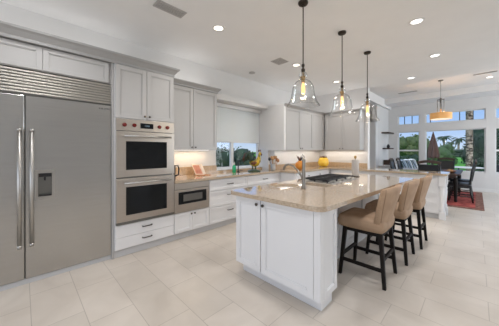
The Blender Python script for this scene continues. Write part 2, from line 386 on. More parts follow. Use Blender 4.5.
MB().box(-3.29, -3.25, .12, .22, 1.09, 1.128).cyl((-3.27, .17, 1.09), (-3.27, .17, 1.05), .008).build('nozzle', 'blackplastic', dp)
MB().box(-3.29, -3.252, .117, .223, .886, .90).build('drip_tray', 'blackplastic', dp)
g = MB(); g.box(-3.30, -3.285, -.75, .79, 1.95, 2.20)
gr = g.build('grille', 'steel_dark', t)
for i in range(8):
    s_ = MB(); z = 1.962+i*.031
    s_.obox((-3.285, -.75, z), Ya, Vector((.45, 0, .9)).normalized(), Vector((.9, 0, -.45)).normalized(), 0, 1.54, -.004, .022, 0, .006)
    s_.box(-3.285, -3.255, -.75, .79, z-.006, z+.001)
    s_.build('louver', 'louver', gr)
MB().box(-3.285, -3.25, -.75, .79, 1.934, 1.948).build('lower_rail', 'steel_dark', t)
MB().box(-3.79, -3.27, -.75, .79, 0, .05).build('toe_kick', 'toe', t)
def text_mesh(body, size, mw, m, parent, name):
    c = bpy.data.curves.new('t', 'FONT'); c.body = body; c.size = size; c.extrude = .0006
    c.align_x = 'CENTER'; c.align_y = 'CENTER'
    o = bpy.data.objects.new('t', c); COL.objects.link(o)
    bpy.context.view_layer.update()
    me = bpy.data.meshes.new_from_object(o.evaluated_get(bpy.context.evaluated_depsgraph_get()))
    bpy.data.objects.remove(o); me.transform(mw); me.materials.clear(); me.materials.append(M[m])
    r = bpy.data.objects.new(name, me); COL.objects.link(r); r.parent = parent
    r.matrix_parent_inverse = WM[parent.name].inverted(); WM[r.name] = Matrix.Identity(4)
    return r
def on_left(y, z, x):   # text reads along +y on a wall facing +x
    return Matrix(((0, 0, 1, x), (1, 0, 0, y), (0, 1, 0, z), (0, 0, 0, 1)))
text_mesh('SUB-ZERO', .026, on_left(.715, 1.885, -3.249), 'badge', d, 'badge')

U_, N_ = Ya, Xa
# cabinet over the fridge
t = empty('overhead_cabinet', (-3.5, .03, 2.21), 'shallow pale grey cabinet directly above the refrigerator grille', 'cabinet')
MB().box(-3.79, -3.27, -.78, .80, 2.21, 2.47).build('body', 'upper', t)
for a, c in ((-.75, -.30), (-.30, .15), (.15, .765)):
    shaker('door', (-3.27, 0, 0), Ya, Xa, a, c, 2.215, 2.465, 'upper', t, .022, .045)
# fridge side panel seen as thin stile
struct(MB().box(-3.79, -3.235, .792, .815, 0, 2.47).build('trim_3', 'upper'))
# oven tower
t = empty('oven_cabinet', (-3.5, 1.2, 0), 'tall white cabinet tower holding the double wall oven beside the refrigerator', 'cabinet')
MB().box(-3.79, -3.22, .82, 1.60, .10, .43).box(-3.79, -3.22, .82, 1.60, 1.78, 2.47).box(-3.79, -3.22, .818, .835, .43, 1.78).box(-3.79, -3.22, 1.582, 1.60, .43, 1.78).build('body', 'lower', t)
MB().box(-3.79, -3.25, .82, 1.60, 0, .10).build('toe_kick', 'toe', t)
for a, c, ku in ((.82, 1.208, 1.175), (1.208, 1.60, 1.24)):
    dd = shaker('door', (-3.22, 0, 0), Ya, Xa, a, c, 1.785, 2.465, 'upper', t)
    knob((-3.22, 0, 0), Ya, Xa, ku, 1.83, dd)
for z0, z1 in ((.11, .255), (.258, .415)):
    dd = MB().obox((-3.22, 0, 0), Ya, Za, Xa, .822, 1.598, z0, z1, 0, .02, .003).build('drawer', 'lower', t)
    pull((-3.22, 0, 0), Ya, Xa, 1.21, (z0+z1)/2+.01, dd, .12)
# double oven
t = empty('wall_oven', (-3.5, 1.2, .42), 'stainless steel double wall oven with red knobs and dark glass doors', 'oven')
MB().box(-3.78, -3.20, .84, 1.578, .435, 1.775).build('body', 'steel_dark', t)
pn = MB().box(-3.20, -3.175, .825, 1.592, 1.625, 1.775, .002).build('control_panel', 'steel2', t)
for yk in (.921, 1.038, 1.371, 1.488):
    k_ = MB(); k_.lathe((-3.175, yk, 1.70), [(.026, 0), (.026, .004), (.021, .006), (.019, .03), (.014, .034)], 20, 'X'); k_.build('knob', 'knobred', pn)
dsp = MB().box(-3.176, -3.171, 1.115, 1.285, 1.665, 1.735).build('display', 'blackglass', pn)
text_mesh('12:00', .03, on_left(1.2, 1.70, -3.1705), 'clock', dsp, 'digits')
for z0, z1, gz0, gz1, hz in ((1.03, 1.615, 1.12, 1.49, 1.555), (.46, 1.012, .54, .90, .955)):
    dr = MB().box(-3.20, -3.165, .825, 1.592, z0, z1, .003).build('door', 'steel2', t)
    MB().box(-3.167, -3.162, .935, 1.475, gz0, gz1).build('window', 'blackglass', dr)
    h = MB(); h.tube([(-3.105, .90, hz), (-3.105, 1.515, hz)], .013, 14)
    for y in (.93, 1.485): h.cyl((-3.165, y, hz), (-3.105, y, hz), .009)
    h.build('handle', 'chrome', dr)
MB().box(-3.20, -3.18, .825, 1.592, .425, .456).build('vent', 'steel_dark', t)
# crown over fridge and tower, then over wall cabinet
def crown_run(name, prof, path):
    """prof [(offset, z)], path of (x, y, nx, ny) corner points with outward mitre directions"""
    b = MB(); rings = []
    for x, y, nx, ny in path: rings.append([b.bm.verts.new((x+nx*o_, y+ny*o_, z)) for o_, z in prof])
    for A, B in zip(rings[:-1], rings[1:]):
        for i in range(len(prof)):
            b.bm.faces.new((A[i], A[(i+1) % len(prof)], B[(i+1) % len(prof)], B[i]))
    b.bm.faces.new(rings[0]); b.bm.faces.new(list(reversed(rings[-1])))
    bmesh.ops.recalc_face_normals(b.bm, faces=b.bm.faces[:])
    return struct(b.build(name, 'crown'))
CP = [(0, 2.47), (.012, 2.47), (.014, 2.50), (.05, 2.545), (.072, 2.565), (.075, 2.585), (0, 2.585)]
crown_run('trim_4', CP, [(-3.22, -.80, 1, 0), (-3.22, 1.60, 1, 1), (-3.78, 1.60, 0, 1)])
struct(MB().box(-3.79, -3.22, -.80, 1.60, 2.471, 2.584).build('trim_5', 'crown'))
# microwave drawer + base below
t = empty('base_cabinet', (-3.5, 1.92, 0), 'low white two-door cabinet below the steel microwave drawer', 'cabinet')
MB().box(-3.78, -3.22, 1.605, 2.235, .10, .415).build('body', 'lower', t)
MB().box(-3.78, -3.26, 1.605, 2.235, 0, .10).build('toe_kick', 'toe', t)
for a, c, ku in ((1.61, 1.92, 1.89), (1.92, 2.23, 1.95)):
    dd = shaker('door', (-3.22, 0, 0), Ya, Xa, a, c, .11, .412, 'lower', t, .02, .045)
    knob((-3.22, 0, 0), Ya, Xa, ku, .375, dd)
t = empty('microwave_drawer', (-3.5, 1.92, .42), 'stainless steel microwave drawer with black window built under the counter', 'microwave')
MB().box(-3.78, -3.22, 1.61, 2.23, .42, .868).build('body', 'steel_dark', t)
dd = MB().box(-3.22, -3.19, 1.61, 2.23, .42, .765, .003).build('drawer_front', 'steel2', t)
MB().box(-3.191, -3.186, 1.67, 2.17, .545, .73).build('window', 'blackglass', dd)
MB().box(-3.187, -3.184, 1.75, 2.09, .585, .69).build('screen', M['steel_dark'], dd)
MB().box(-3.22, -3.19, 1.61, 2.23, .775, .866, .002).build('control_strip', 'steel2', t)
def drawer_bank(y0, y1, label, rows=((.105, .385), (.39, .665), (.67, .862)), xf=-3.22):
    t = empty('drawer_cabinet', (-3.5, (y0+y1)/2, 0), label, 'cabinet')
    MB().box(-3.78, xf, y0, y1, .10, .872).build('body', 'lower', t)
    MB().box(-3.78, xf-.04, y0, y1, 0, .10).build('toe_kick', 'toe', t)
    for z0, z1 in rows:
        dd = shaker('drawer', (xf, 0, 0), Ya, Xa, y0+.003, y1-.003, z0, z1, 'lower', t, .02, .04)
        pull((xf, 0, 0), Ya, Xa, (y0+y1)/2, (z0+z1)/2 if z1 > .8 else z1-.09, dd, .13)
    return t
drawer_bank(2.237, 3.15, 'white three-drawer base cabinet just right of the microwave drawer')
drawer_bank(3.153, 4.19, 'white base cabinet under the window counter near the rooster figurine')
# corner base (projects further into the room)
t = empty('corner_cabinet', (-3.1, 5.1, 0), 'white base cabinet stepping forward at the corner by the range wall', 'cabinet')
MB().box(-3.41, -2.80, 4.22, 5.86, .10, .872).build('body', 'lower', t)
MB().box(-3.41, -2.84, 4.26, 5.86, 0, .10).build('toe_kick', 'toe', t)
for a, c in ((4.24, 4.78), (4.78, 5.32), (5.32, 5.84)):
    dd = shaker('door', (-2.80, 0, 0), Ya, Xa, a, c, .11, .865, 'lower', t); knob((-2.80, 0, 0), Ya, Xa, c-.05, .78, dd)
shaker('side_panel', (0, 4.22, 0), Xa, -Ya, -3.40, -2.80, .11, .865, 'lower', t)
# L-shaped perimeter worktop
b = MB(); b.prism([(-3.798, 1.603), (-3.17, 1.603), (-3.17, 4.17), (-2.75, 4.17), (-2.75, 5.80), (-.40, 5.80), (-.40, 6.46), (-2.02, 6.46), (-2.02, 6.448), (-3.418, 6.448), (-3.418, 4.268), (-3.798, 4.268)], .874, .914)
wt = tag(b.build('worktop', 'granite'), 'long L-shaped polished beige granite worktop along the window and back walls', 'countertop')
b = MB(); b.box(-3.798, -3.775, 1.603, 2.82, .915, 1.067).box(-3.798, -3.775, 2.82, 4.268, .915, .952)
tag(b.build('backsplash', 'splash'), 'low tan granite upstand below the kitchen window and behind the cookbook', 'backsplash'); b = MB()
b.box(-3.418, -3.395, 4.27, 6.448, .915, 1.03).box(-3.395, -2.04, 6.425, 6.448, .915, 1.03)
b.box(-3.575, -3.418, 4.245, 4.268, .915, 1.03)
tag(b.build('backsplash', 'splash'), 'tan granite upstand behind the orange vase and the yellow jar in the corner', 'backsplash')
# peninsula base
t = empty('peninsula_cabinet', (-1.6, 6.1, 0), 'white peninsula cabinet with drawers and turned corner posts before the dining area', 'cabinet')
MB().box(-2.79, -.50, 5.87, 6.38, .10, .872).build('body', 'lower', t)
MB().box(-2.79, -.50, 5.91, 6.36, 0, .10).build('toe_kick', 'toe', t)
for i, (a, c) in enumerate(((-2.74, -2.2), (-2.2, -1.65), (-1.65, -1.1))):
    dd = shaker('door', (0, 5.87, 0), Xa, -Ya, a, c, .11, .865, 'lower', t); knob((0, 5.87, 0), Xa, -Ya, c-.05, .78, dd)
for z0, z1 in ((.11, .30), (.303, .49), (.493, .68), (.683, .865)):
    dd = shaker('drawer', (0, 5.87, 0), Xa, -Ya, -1.095, -.54, z0, z1, 'lower', t, .02, .035); knob((0, 5.87, 0), Xa, -Ya, -.82, (z0+z1)/2, dd)
for y in (5.875, 6.385):
    b = MB(); b.box(-.53, -.43, y-.05, y+.05, .66, .872, .004).box(-.53, -.43, y-.05, y+.05, 0, .16, .004)
    b.lathe((-.48, y, .16), [(.045, 0), (.034, .02), (.044, .05), (.028, .09), (.036, .2), (.046, .34), (.036, .42), (.028, .44), (.046, .47), (.034, .49), (.045, .50)], 18)
    b.build('turned_post', 'lower', t)
MB().box(-.50, -.488, 5.92, 6.34, .10, .872).build('end_panel', 'lower', t)
# ---------------------------------------------------------------- wall cabinets
t = empty('wall_cabinet', (-3.6, 2.1, 1.37), 'pale grey two-door wall cabinet between the ovens and the window', 'cabinet')
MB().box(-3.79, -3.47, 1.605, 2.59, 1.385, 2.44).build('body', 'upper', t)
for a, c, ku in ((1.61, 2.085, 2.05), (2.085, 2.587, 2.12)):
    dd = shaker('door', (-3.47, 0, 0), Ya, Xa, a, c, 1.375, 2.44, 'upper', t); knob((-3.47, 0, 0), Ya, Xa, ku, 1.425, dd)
MB().box(-3.70, -3.60, 1.7, 2.5, 1.372, 1.384).build('light_strip', 'strip', t)
CP2 = [(0, 2.44), (.012, 2.44), (.014, 2.465), (.04, 2.495), (.055, 2.51), (.055, 2.525), (0, 2.525)]
crown_run('trim_6', CP2, [(-3.45, 1.605, 1, 0), (-3.45, 2.59, 1, 1), (-3.79, 2.59, 0, 1)])
struct(MB().box(-3.79, -3.45, 1.605, 2.59, 2.442, 2.524).build('trim_7', 'crown'))
t = empty('wall_cabinet', (-3.25, 5.2, 1.37), 'pale grey wall cabinet on the left wall past the window', 'cabinet')
MB().box(-3.41, -3.11, 4.275, 6.44, 1.385, 2.38).build('body', 'upper', t)
for a, c, ku in ((4.28, 4.90, 4.86), (4.90, 5.50, 4.94), (5.50, 6.095, 6.05)):
    dd = shaker('door', (-3.11, 0, 0), Ya, Xa, a, c, 1.375, 2.38, 'upper', t); knob((-3.11, 0, 0), Ya, Xa, ku, 1.425, dd)
t2 = empty('wall_cabinet', (-2.6, 6.28, 1.37), 'pale grey two-door wall cabinet on the back wall above the yellow jar', 'cabinet')
MB().box(-3.08, -2.12, 6.14, 6.44, 1.385, 2.38).build('body', 'upper', t2)
for a, c, ku in ((-3.06, -2.59, -2.63), (-2.59, -2.12, -2.55)):
    dd = shaker('door', (0, 6.14, 0), Xa, -Ya, a, c, 1.375, 2.38, 'upper', t2); knob((0, 6.14, 0), Xa, -Ya, ku, 1.425, dd)
CP3 = [(0, 2.38), (.012, 2.38), (.014, 2.395), (.03, 2.415), (.045, 2.425), (.045, 2.44), (0, 2.44)]
crown_run('trim_8', CP3, [(-3.09, 4.21, 1, 0), (-3.09, 6.12, 1, -1), (-2.12, 6.12, 1, -1), (-2.12, 6.44, 1, 0)])
struct(MB().box(-3.41, -3.09, 4.275, 6.44, 2.382, 2.438).box(-3.09, -2.12, 6.12, 6.44, 2.382, 2.438).build('trim_9', 'crown'))
def light_at(name, kind, loc, energy, col, size=None, sy=None, rot=(0, 0, 0), parent=None, spot=None):
    d = bpy.data.lights.new(name, kind); d.energy = energy; d.color = col
    if kind == 'AREA': d.shape = 'RECTANGLE' if sy else 'DISK'; d.size = size; d.size_y = sy or size
    if kind in ('POINT', 'SPOT') and size: d.shadow_soft_size = size
    if kind == 'SPOT': d.spot_size = spot or 2.2; d.spot_blend = .8
    o = bpy.data.objects.new(name, d); COL.objects.link(o); o.location = loc; o.rotation_euler = rot
    if parent: o.parent = parent; o.matrix_parent_inverse = WM[parent.name].inverted()
    return o
light_at('undercabinet_light', 'AREA', (-3.65, 2.1, 1.368), 2.4, (1, .76, .5), .9, .06, (0, 0, PI/2))
light_at('undercabinet_light_side', 'AREA', (-3.27, 5.2, 1.368), 2.6, (1, .90, .78), 1.8, .06, (0, 0, PI/2))
light_at('undercabinet_light_rear', 'AREA', (-2.65, 6.32, 1.368), 2.2, (1, .90, .78), 1.1, .06, (0, 0, 0))

for nm, x, y, L, z, W, rz in (('fridge', -3.62, .2, 1.9, 2.60, 1.9, PI/2), ('ovens', -3.62, 2.1, .9, 2.54, 1.1, PI/2), ('side', -3.45, 5.3, 2.0, 2.46, 2.0, PI/2), ('rear', -2.6, 6.30, 1.0, 2.46, 1.0, 0)):
    light_at('cabinet_top_uplight_'+nm, 'AREA', (x, y, z), W, (1, .965, .94), L, .12, (PI, 0, rz))
# ================================================================== ISLAND
t = empty('kitchen_island', (-1.4, 3.1, 0), 'large white kitchen island with panelled front and tan stools on its right side', 'kitchen island')
b = MB(); b.box(-1.93, -.92, 1.735, 2.03, .115, .872); b.box(-1.93, -1.22, 2.03, 4.45, .115, .872)
b.build('body', 'lower', t)
b = MB(); b.box(-1.90, -.935, 1.80, 2.0, 0, .115); b.box(-1.90, -1.24, 2.0, 4.4, 0, .115); b.build('toe_kick', 'lower', t)
O_ = (0, 1.735, 0)
for a, c, ku in ((-1.93, -1.56, -1.60), (-1.55, -.96, -1.515)):
    dd = shaker('door', O_, Xa, -Ya, a, c, .12, .866, 'lower', t, .022, .06); knob(O_, Xa, -Ya, ku, .815, dd, .016, .022)
MB().box(-.96, -.898, 1.713, 1.775, .118, .872, .003).build('corner_post', 'lower', t)
shaker('end_panel', (-.92, 0, 0), Ya, Xa, 1.775, 2.03, .12, .866, 'lower', t, .022, .05)
for a, c in ((2.05, 2.85), (2.85, 3.65), (3.65, 4.44)):
    shaker('back_panel', (-1.22, 0, 0), Ya, Xa, a, c, .11, .866, 'lower', t, .022, .07)
# countertop with rounded front right corner and sink hole
def rounded(poly, rad):
    outp = []
    n = len(poly)
    for i in range(n):
        p0, p1, p2 = Vector(poly[i-1]), Vector(poly[i]), Vector(poly[(i+1) % n]); r = rad[i]
        if r == 0: outp.append(tuple(p1)); continue
        a = (p0-p1).normalized(); c = (p2-p1).normalized()
        for k in range(7):
            s_ = k/6; outp.append(tuple((p1+a*r)*(1-s_)**2+p1*2*s_*(1-s_)+(p1+c*r)*s_**2))
    return outp
SX, SY, SR = -1.76, 2.42, .17
hole = [(SX+SR*math.cos(2*PI*i/28), SY+SR*1.1*math.sin(2*PI*i/28)) for i in range(28)]
ct = MB().prism(rounded([(-2.0, 1.67), (-.86, 1.67), (-.72, 4.56), (-2.0, 4.56)], [.06, .12, .05, .03]), .872, .914, [hole]).build('countertop', 'granite', t)
b = MB(); b.lathe((SX, SY, 0), [(SR*.3, .74), (SR*.8, .745), (SR*1.0, .78), (SR*1.03, .871), (SR*1.10, .871), (SR*1.06, .775), (SR*.8, .735), (SR*.3, .73)], 28)
b.build('sink', 'chrome', t)['label'] = 'small round steel prep sink'
# faucet
t = empty('faucet', (-1.455, 2.37, .914), 'tall satin nickel faucet arching over the island prep sink', 'faucet')
FXc, FYc = -1.455, 2.37
b = MB(); b.lathe((FXc, FYc, .914), [(.03, 0), (.03, .012), (.022, .02), (.02, .12), (.021, .20), (.019, .30), (.021, .34), (.012, .365)], 18); b.build('body', 'nickel', t)
dx, dy = SX-FXc+.02, SY-FYc-.05
pts = [(FXc+dx*s_, FYc+dy*s_, z) for s_, z in ((0.02, 1.00), (.12, 1.06), (.3, 1.13), (.55, 1.18), (.78, 1.195), (.93, 1.18), (1.0, 1.15), (1.02, 1.12))]
MB().tube(pts, [.012, .012, .012, .012, .013, .015, .017, .017], 12).build('spout', 'nickel', t)
MB().tube([(FXc, FYc, 1.265), (FXc+.004, FYc+.004, 1.295), (FXc-.012, FYc-.012, 1.325)], [.008, .007, .006], 8).build('lever', 'nickel', t)
# cooktop
t = empty('cooktop', (-1.55, 3.26, .914), 'steel gas cooktop with black cast iron grates set in the island', 'cooktop')
CX0, CX1, CY0, CY1 = -1.86, -1.36, 2.93, 3.87
MB().box(CX0, CX1, CY0, CY1, .915, .922, .002).build('tray', 'chrome', t)
for i in range(3):
    y0 = CY0+.02+i*.303; y1 = y0+.297; g = MB()
    x0, x1 = CX0+.02, CX1-.08; z0, z1 = .948, .962
    for x in (x0, x1-.014, (x0+x1)/2-.007): g.box(x, x+.014, y0, y1, z0, z1)
    for y in (y0, y1-.014, (y0+y1)/2-.007, y0+.085, y1-.10): g.box(x0, x1, y, y+.013, z0, z1)
    for x in (x0, x1-.014, (x0+x1)/2-.007):
        for y in (y0, y1-.014): g.box(x, x+.014, y, y+.014, .922, z0)
    g.build('grate', 'iron', t)
for bx_, by_ in ((-1.75, 3.10), (-1.54, 3.10), (-1.64, 3.40), (-1.75, 3.70), (-1.54, 3.70)):
    b = MB(); b.lathe((bx_, by_, .922), [(.05, 0), (.048, .01), (.035, .012), (.035, .02), (.02, .024)], 16); b.build('burner', 'iron', t)
for i in range(5):
    b = MB(); b.lathe((-1.395, 3.06+i*.165, .922), [(.018, 0), (.018, .006), (.015, .008), (.014, .028)], 14); b.build('knob', 'chrome', t)
# paper towel / stoneware cylinder
t = empty('paper_towel_holder', (-1.50, 4.12, .914), 'grey paper towel roll on an upright holder with bronze finial behind the cooktop', 'paper towel holder')
MB().lathe((-1.50, 4.12, .914), [(.07, 0), (.07, .01), (.065, .014)], 20).build('base', 'pewter', t)
b = MB(); b.lathe((-1.50, 4.12, .930), [(.02, 0), (.057, 0), (.059, .01), (.059, .27), (.057, .28), (.02, .28)], 24); b.build('roll', 'greyroll', t)
b = MB(); b.lathe((-1.50, 4.12, .926), [(.006, 0), (.006, .30), (.012, .305), (.022, .318), (.024, .335), (.014, .35), (.004, .355)], 14); b.build('finial_rod', 'brass', t)

# ================================================================== BAR STOOLS
t = st0 = empty('bar_stool', (0, 0, 0), 'tan upholstered counter stool with dark wood legs, nearest of three at the island', 'bar stool', None)
st0['group'] = 'tan counter stools along the island'
def soft_box(x0, x1, y0, y1, z0, z1, bev, dome=0):
    b = MB(); b.box(x0, x1, y0, y1, z0, z1)
    bmesh.ops.subdivide_edges(b.bm, edges=b.bm.edges[:], cuts=6, use_grid_fill=True)
    cx_, cy_ = (x0+x1)/2, (y0+y1)/2
    for v in b.bm.verts:
        fx, fy = (v.co.x-cx_)/((x1-x0)/2), (v.co.y-cy_)/((y1-y0)/2)
        m_ = max(abs(fx), abs(fy))
        if v.co.z > (z0+z1)/2: v.co.z += dome*(1-fx*fx)*(1-fy*fy)
        # round plan corners
        rr = math.sqrt(fx*fx+fy*fy)
        if rr > 1.18: k = 1-(rr-1.18)*.22; v.co.x = cx_+(v.co.x-cx_)*k; v.co.y = cy_+(v.co.y-cy_)*k
        # round the top and bottom rim
        zf = (v.co.z-(z0+z1)/2)/((z1-z0)/2)
        if abs(zf) > .7 and m_ > .98: v.co.x = cx_+(v.co.x-cx_)*(1-bev); v.co.y = cy_+(v.co.y-cy_)*(1-bev)
    for f in b.bm.faces: f.smooth = True
    return b
soft_box(-.25, .22, -.25, .25, .545, .655, .035, .018).build('seat', 'tan', t)
b = MB()
pth = [(-.245, -.245), (.21, -.245)]
for s_ in (-1, 1):
    for i in range(20): b.ball((-.235+i*.023, s_*.248, .556), .0045, sub=1)
for i in range(20): b.ball((-.249, -.23+i*.0242, .556), .0045, sub=1)
b.build('nailhead_trim', 'nail', t)
# curved, leaning backrest
b = MB(); nu, nv = 14, 10; grid = {}
def back_pt(u, v, side):
    half = .225+.05*math.sin(v*PI*.5)-.0*v
    y = u*half
    x = .165+.12*v+.015*v*v - .055*u*u*(.4+v) 
    z = .555+.455*v - .02*u*u*v + (.0 if v < 1 else -.0)
    th = .036*(1-.35*v)*(1-.25*abs(u)**6)
    e_ = 1 if v < .97 else .6
    return Vector((x+side*th*e_, y, z))
for sd_ in (-1, 1):
    for i in range(nu+1):
        for j in range(nv+1): grid[sd_, i, j] = b.bm.verts.new(back_pt(-1+2*i/nu, j/nv, sd_))
def q(a, c, d_, e_): f = b.bm.faces.new((a, c, d_, e_)); f.smooth = True
for i in range(nu):
    for j in range(nv):
        q(grid[1, i, j], grid[1, i+1, j], grid[1, i+1, j+1], grid[1, i, j+1]); q(grid[-1, i, j], grid[-1, i, j+1], grid[-1, i+1, j+1], grid[-1, i+1, j])
for i in range(nu):
    q(grid[-1, i, 0], grid[-1, i+1, 0], grid[1, i+1, 0], grid[1, i, 0]); q(grid[1, i, nv], grid[1, i+1, nv], grid[-1, i+1, nv], grid[-1, i, nv])
for j in range(nv):
    q(grid[1, 0, j], grid[1, 0, j+1], grid[-1, 0, j+1], grid[-1, 0, j]); q(grid[1, nu, j+1], grid[1, nu, j], grid[-1, nu, j], grid[-1, nu, j+1])
bmesh.ops.recalc_face_normals(b.bm, faces=b.bm.faces[:])
bk = b.build('backrest', 'tan', t)
for s_ in (-1, 1): MB().tube([back_pt(s_*.93, j/8, 1.03) for j in range(9)], .0035, 6).build('piping', 'tanseam', bk)
b = MB()
for s_ in (-1, 1):
    for j in range(18): b.ball(back_pt(s_*1.0, j/18+.02, .1)+Vector((0, s_*.003, 0)), .0042, sub=1)
b.build('nailhead_trim', 'nail', bk)
MB().box(-.185, .185, -.185, .185, .49, .545, .004).build('seat_frame', 'espresso', t)
def lp(sx, sy, z): k = (.545-z)/.545; return (sx*(.175+.045*k), sy*(.175+.04*k), z)
for sx in (-1, 1):
    for sy in (-1, 1): MB().bar(lp(sx, sy, 0), lp(sx, sy, .54), .030, .030, w2=.040).build('leg', 'espresso', t)
for (a, c, z) in (((-1, -1), (1, -1), .17), ((-1, 1), (1, 1), .17), ((-1, -1), (-1, 1), .22), ((1, -1), (1, 1), .27)):
    MB().bar(lp(*a, z), lp(*c, z), .022, .034).build('stretcher', 'espresso', t)
st0.location = (-.86, 2.73, 0)
st0.rotation_euler = (0, 0, math.radians(0))
copy_tree(st0, (-.81, 3.45, 0), 0, 'tan upholstered counter stool with dark wood legs, middle of three at the island')
copy_tree(st0, (-.76, 4.13, 0), 0, 'tan upholstered counter stool farthest along the island, nearest the dining rug')

# ================================================================== PENDANTS
def bell(b, c, z0):
    prof = [(r, h*1.25) for r, h in [(.024, .305), (.040, .295), (.048, .275), (.036, .252), (.030, .245), (.052, .232), (.085, .215), (.105, .190), (.118, .165), (.125, .125), (.133, .085), (.150, .045), (.178, .008), (.185, 0)]]
    s_ = len(prof); seg = 32
    inner = [(r-.003, h) for r, h in prof]
    ring = prof+inner[::-1]
    rings = [[b.bm.verts.new((c[0]+r*math.cos(2*PI*i/seg), c[1]+r*math.sin(2*PI*i/seg), z0+h)) for i in range(seg)] for r, h in ring]
    for k in range(len(rings)):
        A, B = rings[k], rings[(k+1) % len(rings)]
        for i in range(seg): f = b.bm.faces.new((A[i], A[(i+1) % seg], B[(i+1) % seg], B[i])); f.smooth = True
    bmesh.ops.recalc_face_normals(b.bm, faces=b.bm.faces[:])
p0 = t = empty('pendant_light', (0, 0, 1.875), 'clear glass bell pendant with dark rod over the island, nearest of three', 'pendant light')
p0['group'] = 'glass bell pendants over the island'
b = MB(); bell(b, (0, 0), 1.875); b.build('glass_shade', 'shade', t)
MB().tube([(0, 0, 2.20), (0, 0, 3.03)], .0065, 8).build('rod', 'bronze', t)
b = MB(); b.lathe((0, 0, 3.018), [(.03, 0), (.050, .006), (.056, .02), (.056, .032)], 24); b.build('canopy', 'bronze', t)
b = MB(); b.lathe((0, 0, 2.10), [(.012, .16), (.020, .165), (.022, .19), (.012, .20), (.010, .215), (.018, .225), (.016, .245), (.008, .255)][::1], 16); b.build('finial', 'bronze', t)
b = MB(); b.lathe((0, 0, 2.11), [(.018, .03), (.022, .035), (.022, .08), (.034, .085), (.036, .095), (.018, .10), (.010, .16)], 16); b.build('socket', 'brass', t)
b = MB(); b.lathe((0, 0, 2.025), [(.004, -.02), (.016, -.012), (.023, .03), (.022, .07), (.015, .10), (.013, .125)], 14); b.build('bulb', 'bulb', t)
p0.location = (-1.39, 2.25, 1.875)
copy_tree(p0, (-1.35, 3.21, 1.875), 0, 'clear glass bell pendant with dark rod, middle one of three over the island')
copy_tree(p0, (-1.32, 4.17, 1.875), 0, 'clear glass bell pendant farthest over the island, closest to the dining area')
for p in ((-1.39, 2.25, 1.96), (-1.35, 3.21, 1.96), (-1.32, 4.17, 1.96)):
    light_at('pendant_glow', 'POINT', p, 2.5, (1, .72, .4), .03)
# dining drum pendant
t = empty('drum_pendant', (-.71, 8.3, 2.2), 'amber drum shade pendant on a slim rod over the dining table', 'pendant light')
b = MB(); seg = 36
for r, rev in ((.245, 0), (.239, 1)):
    A = [b.bm.verts.new((-.71+r*math.cos(2*PI*i/seg), 8.3+r*math.sin(2*PI*i/seg), 2.25)) for i in range(seg)]
    B = [b.bm.verts.new((v.co.x, v.co.y, 2.42)) for v in A]
    for i in range(seg): f = b.bm.faces.new((A[i], A[(i+1) % seg], B[(i+1) % seg], B[i])); f.smooth = True
b.build('drum_shade', 'drum', t)
b = MB(); b.lathe((-.71, 8.3, 2.255), [(.235, 0), (.235, .006)], 36); b.build('diffuser', 'drumin', t)
b = MB()
for a in range(4): b.cyl((-.71+.07*math.cos(a*PI/2), 8.3+.07*math.sin(a*PI/2), 2.41), (-.71+.07*math.cos(a*PI/2), 8.3+.07*math.sin(a*PI/2), 2.80), .008, seg=8)
b.cyl((-.71, 8.3, 2.41), (-.71, 8.3, 2.84), .022, seg=10).box(-.79, -.63, 8.29, 8.31, 2.79, 2.81).box(-.72, -.70, 8.22, 8.38, 2.79, 2.81)
b.box(-.948, -.472, 8.292, 8.308, 2.405, 2.42).box(-.718, -.702, 8.062, 8.538, 2.405, 2.42)
b.build('frame', 'steel_dark', t)
MB().cyl((-.71, 8.3, 2.8), (-.71, 8.3, 3.335), .006, seg=8).build('rod', 'steel_dark', t)
b = MB(); b.lathe((-.71, 8.3, 3.31), [(.03, 0), (.06, .01), (.06, .029)], 20); b.build('canopy', 'steel_dark', t)
light_at('drum_glow', 'POINT', (-.71, 8.3, 2.34), 10, (1, .75, .45), .06)
# recessed lights, plus unseen fill beams
DL = [((-2.50, 1.90, 3.05), 'lamp', 'round recessed ceiling downlight nearest the ovens, glowing warm'),
      ((-2.50, 3.80, 3.05), 'lamp', 'round recessed ceiling downlight by the square vent behind the nearest pendant'),
      ((-2.42, 5.42, 3.05), 'lamp', 'round recessed ceiling downlight near the corner wall cabinets'),
      ((-.55, 3.62, 3.05), 'lampw', 'large round recessed downlight right of the pendants, nearest the camera'),
      ((-.52, 5.15, 3.05), 'lampw', 'round recessed downlight above the end of the peninsula'),
      ((-1.07, 6.35, 3.05), 'lampw', 'round recessed downlight just before the dining tray ceiling'),
      ((.25, 8.85, 3.34), 'lampw', 'round recessed downlight inside the dining tray ceiling'),
      ((-2.5, 0.1, 3.05), 'lampw', None), ((-.6, 1.8, 3.05), 'lampw', None), ((-.6, 0, 3.05), 'lampw', None), ((1.6, 1.8, 3.05), 'lampw', None), ((1.6, 4.2, 3.05), 'lampw', None)]  # added unseen beams without fixtures, only to brighten the room
for (x, y, z), m_, lab in DL:
    if lab:
        t = empty('downlight', (x, y, z), lab, 'ceiling light', 'recessed ceiling downlights')
        b = MB(); b.lathe((x, y, z-.008), [(.062, 0), (.085, 0), (.088, .008), (.06, .0079)], 28, cap=False); b.build('trim_ring', 'trim', t)
        b = MB(); b.lathe((x, y, z-.003), [(.062, 0), (.062, .002)], 28); b.build('lens', m_, t)
    light_at('downlight_or_fill_beam', 'SPOT', (x, y, z-.03), 49, (1, .96, .92) if m_ == 'lamp' else (.985, .985, 1.0), .06, spot=2.5)
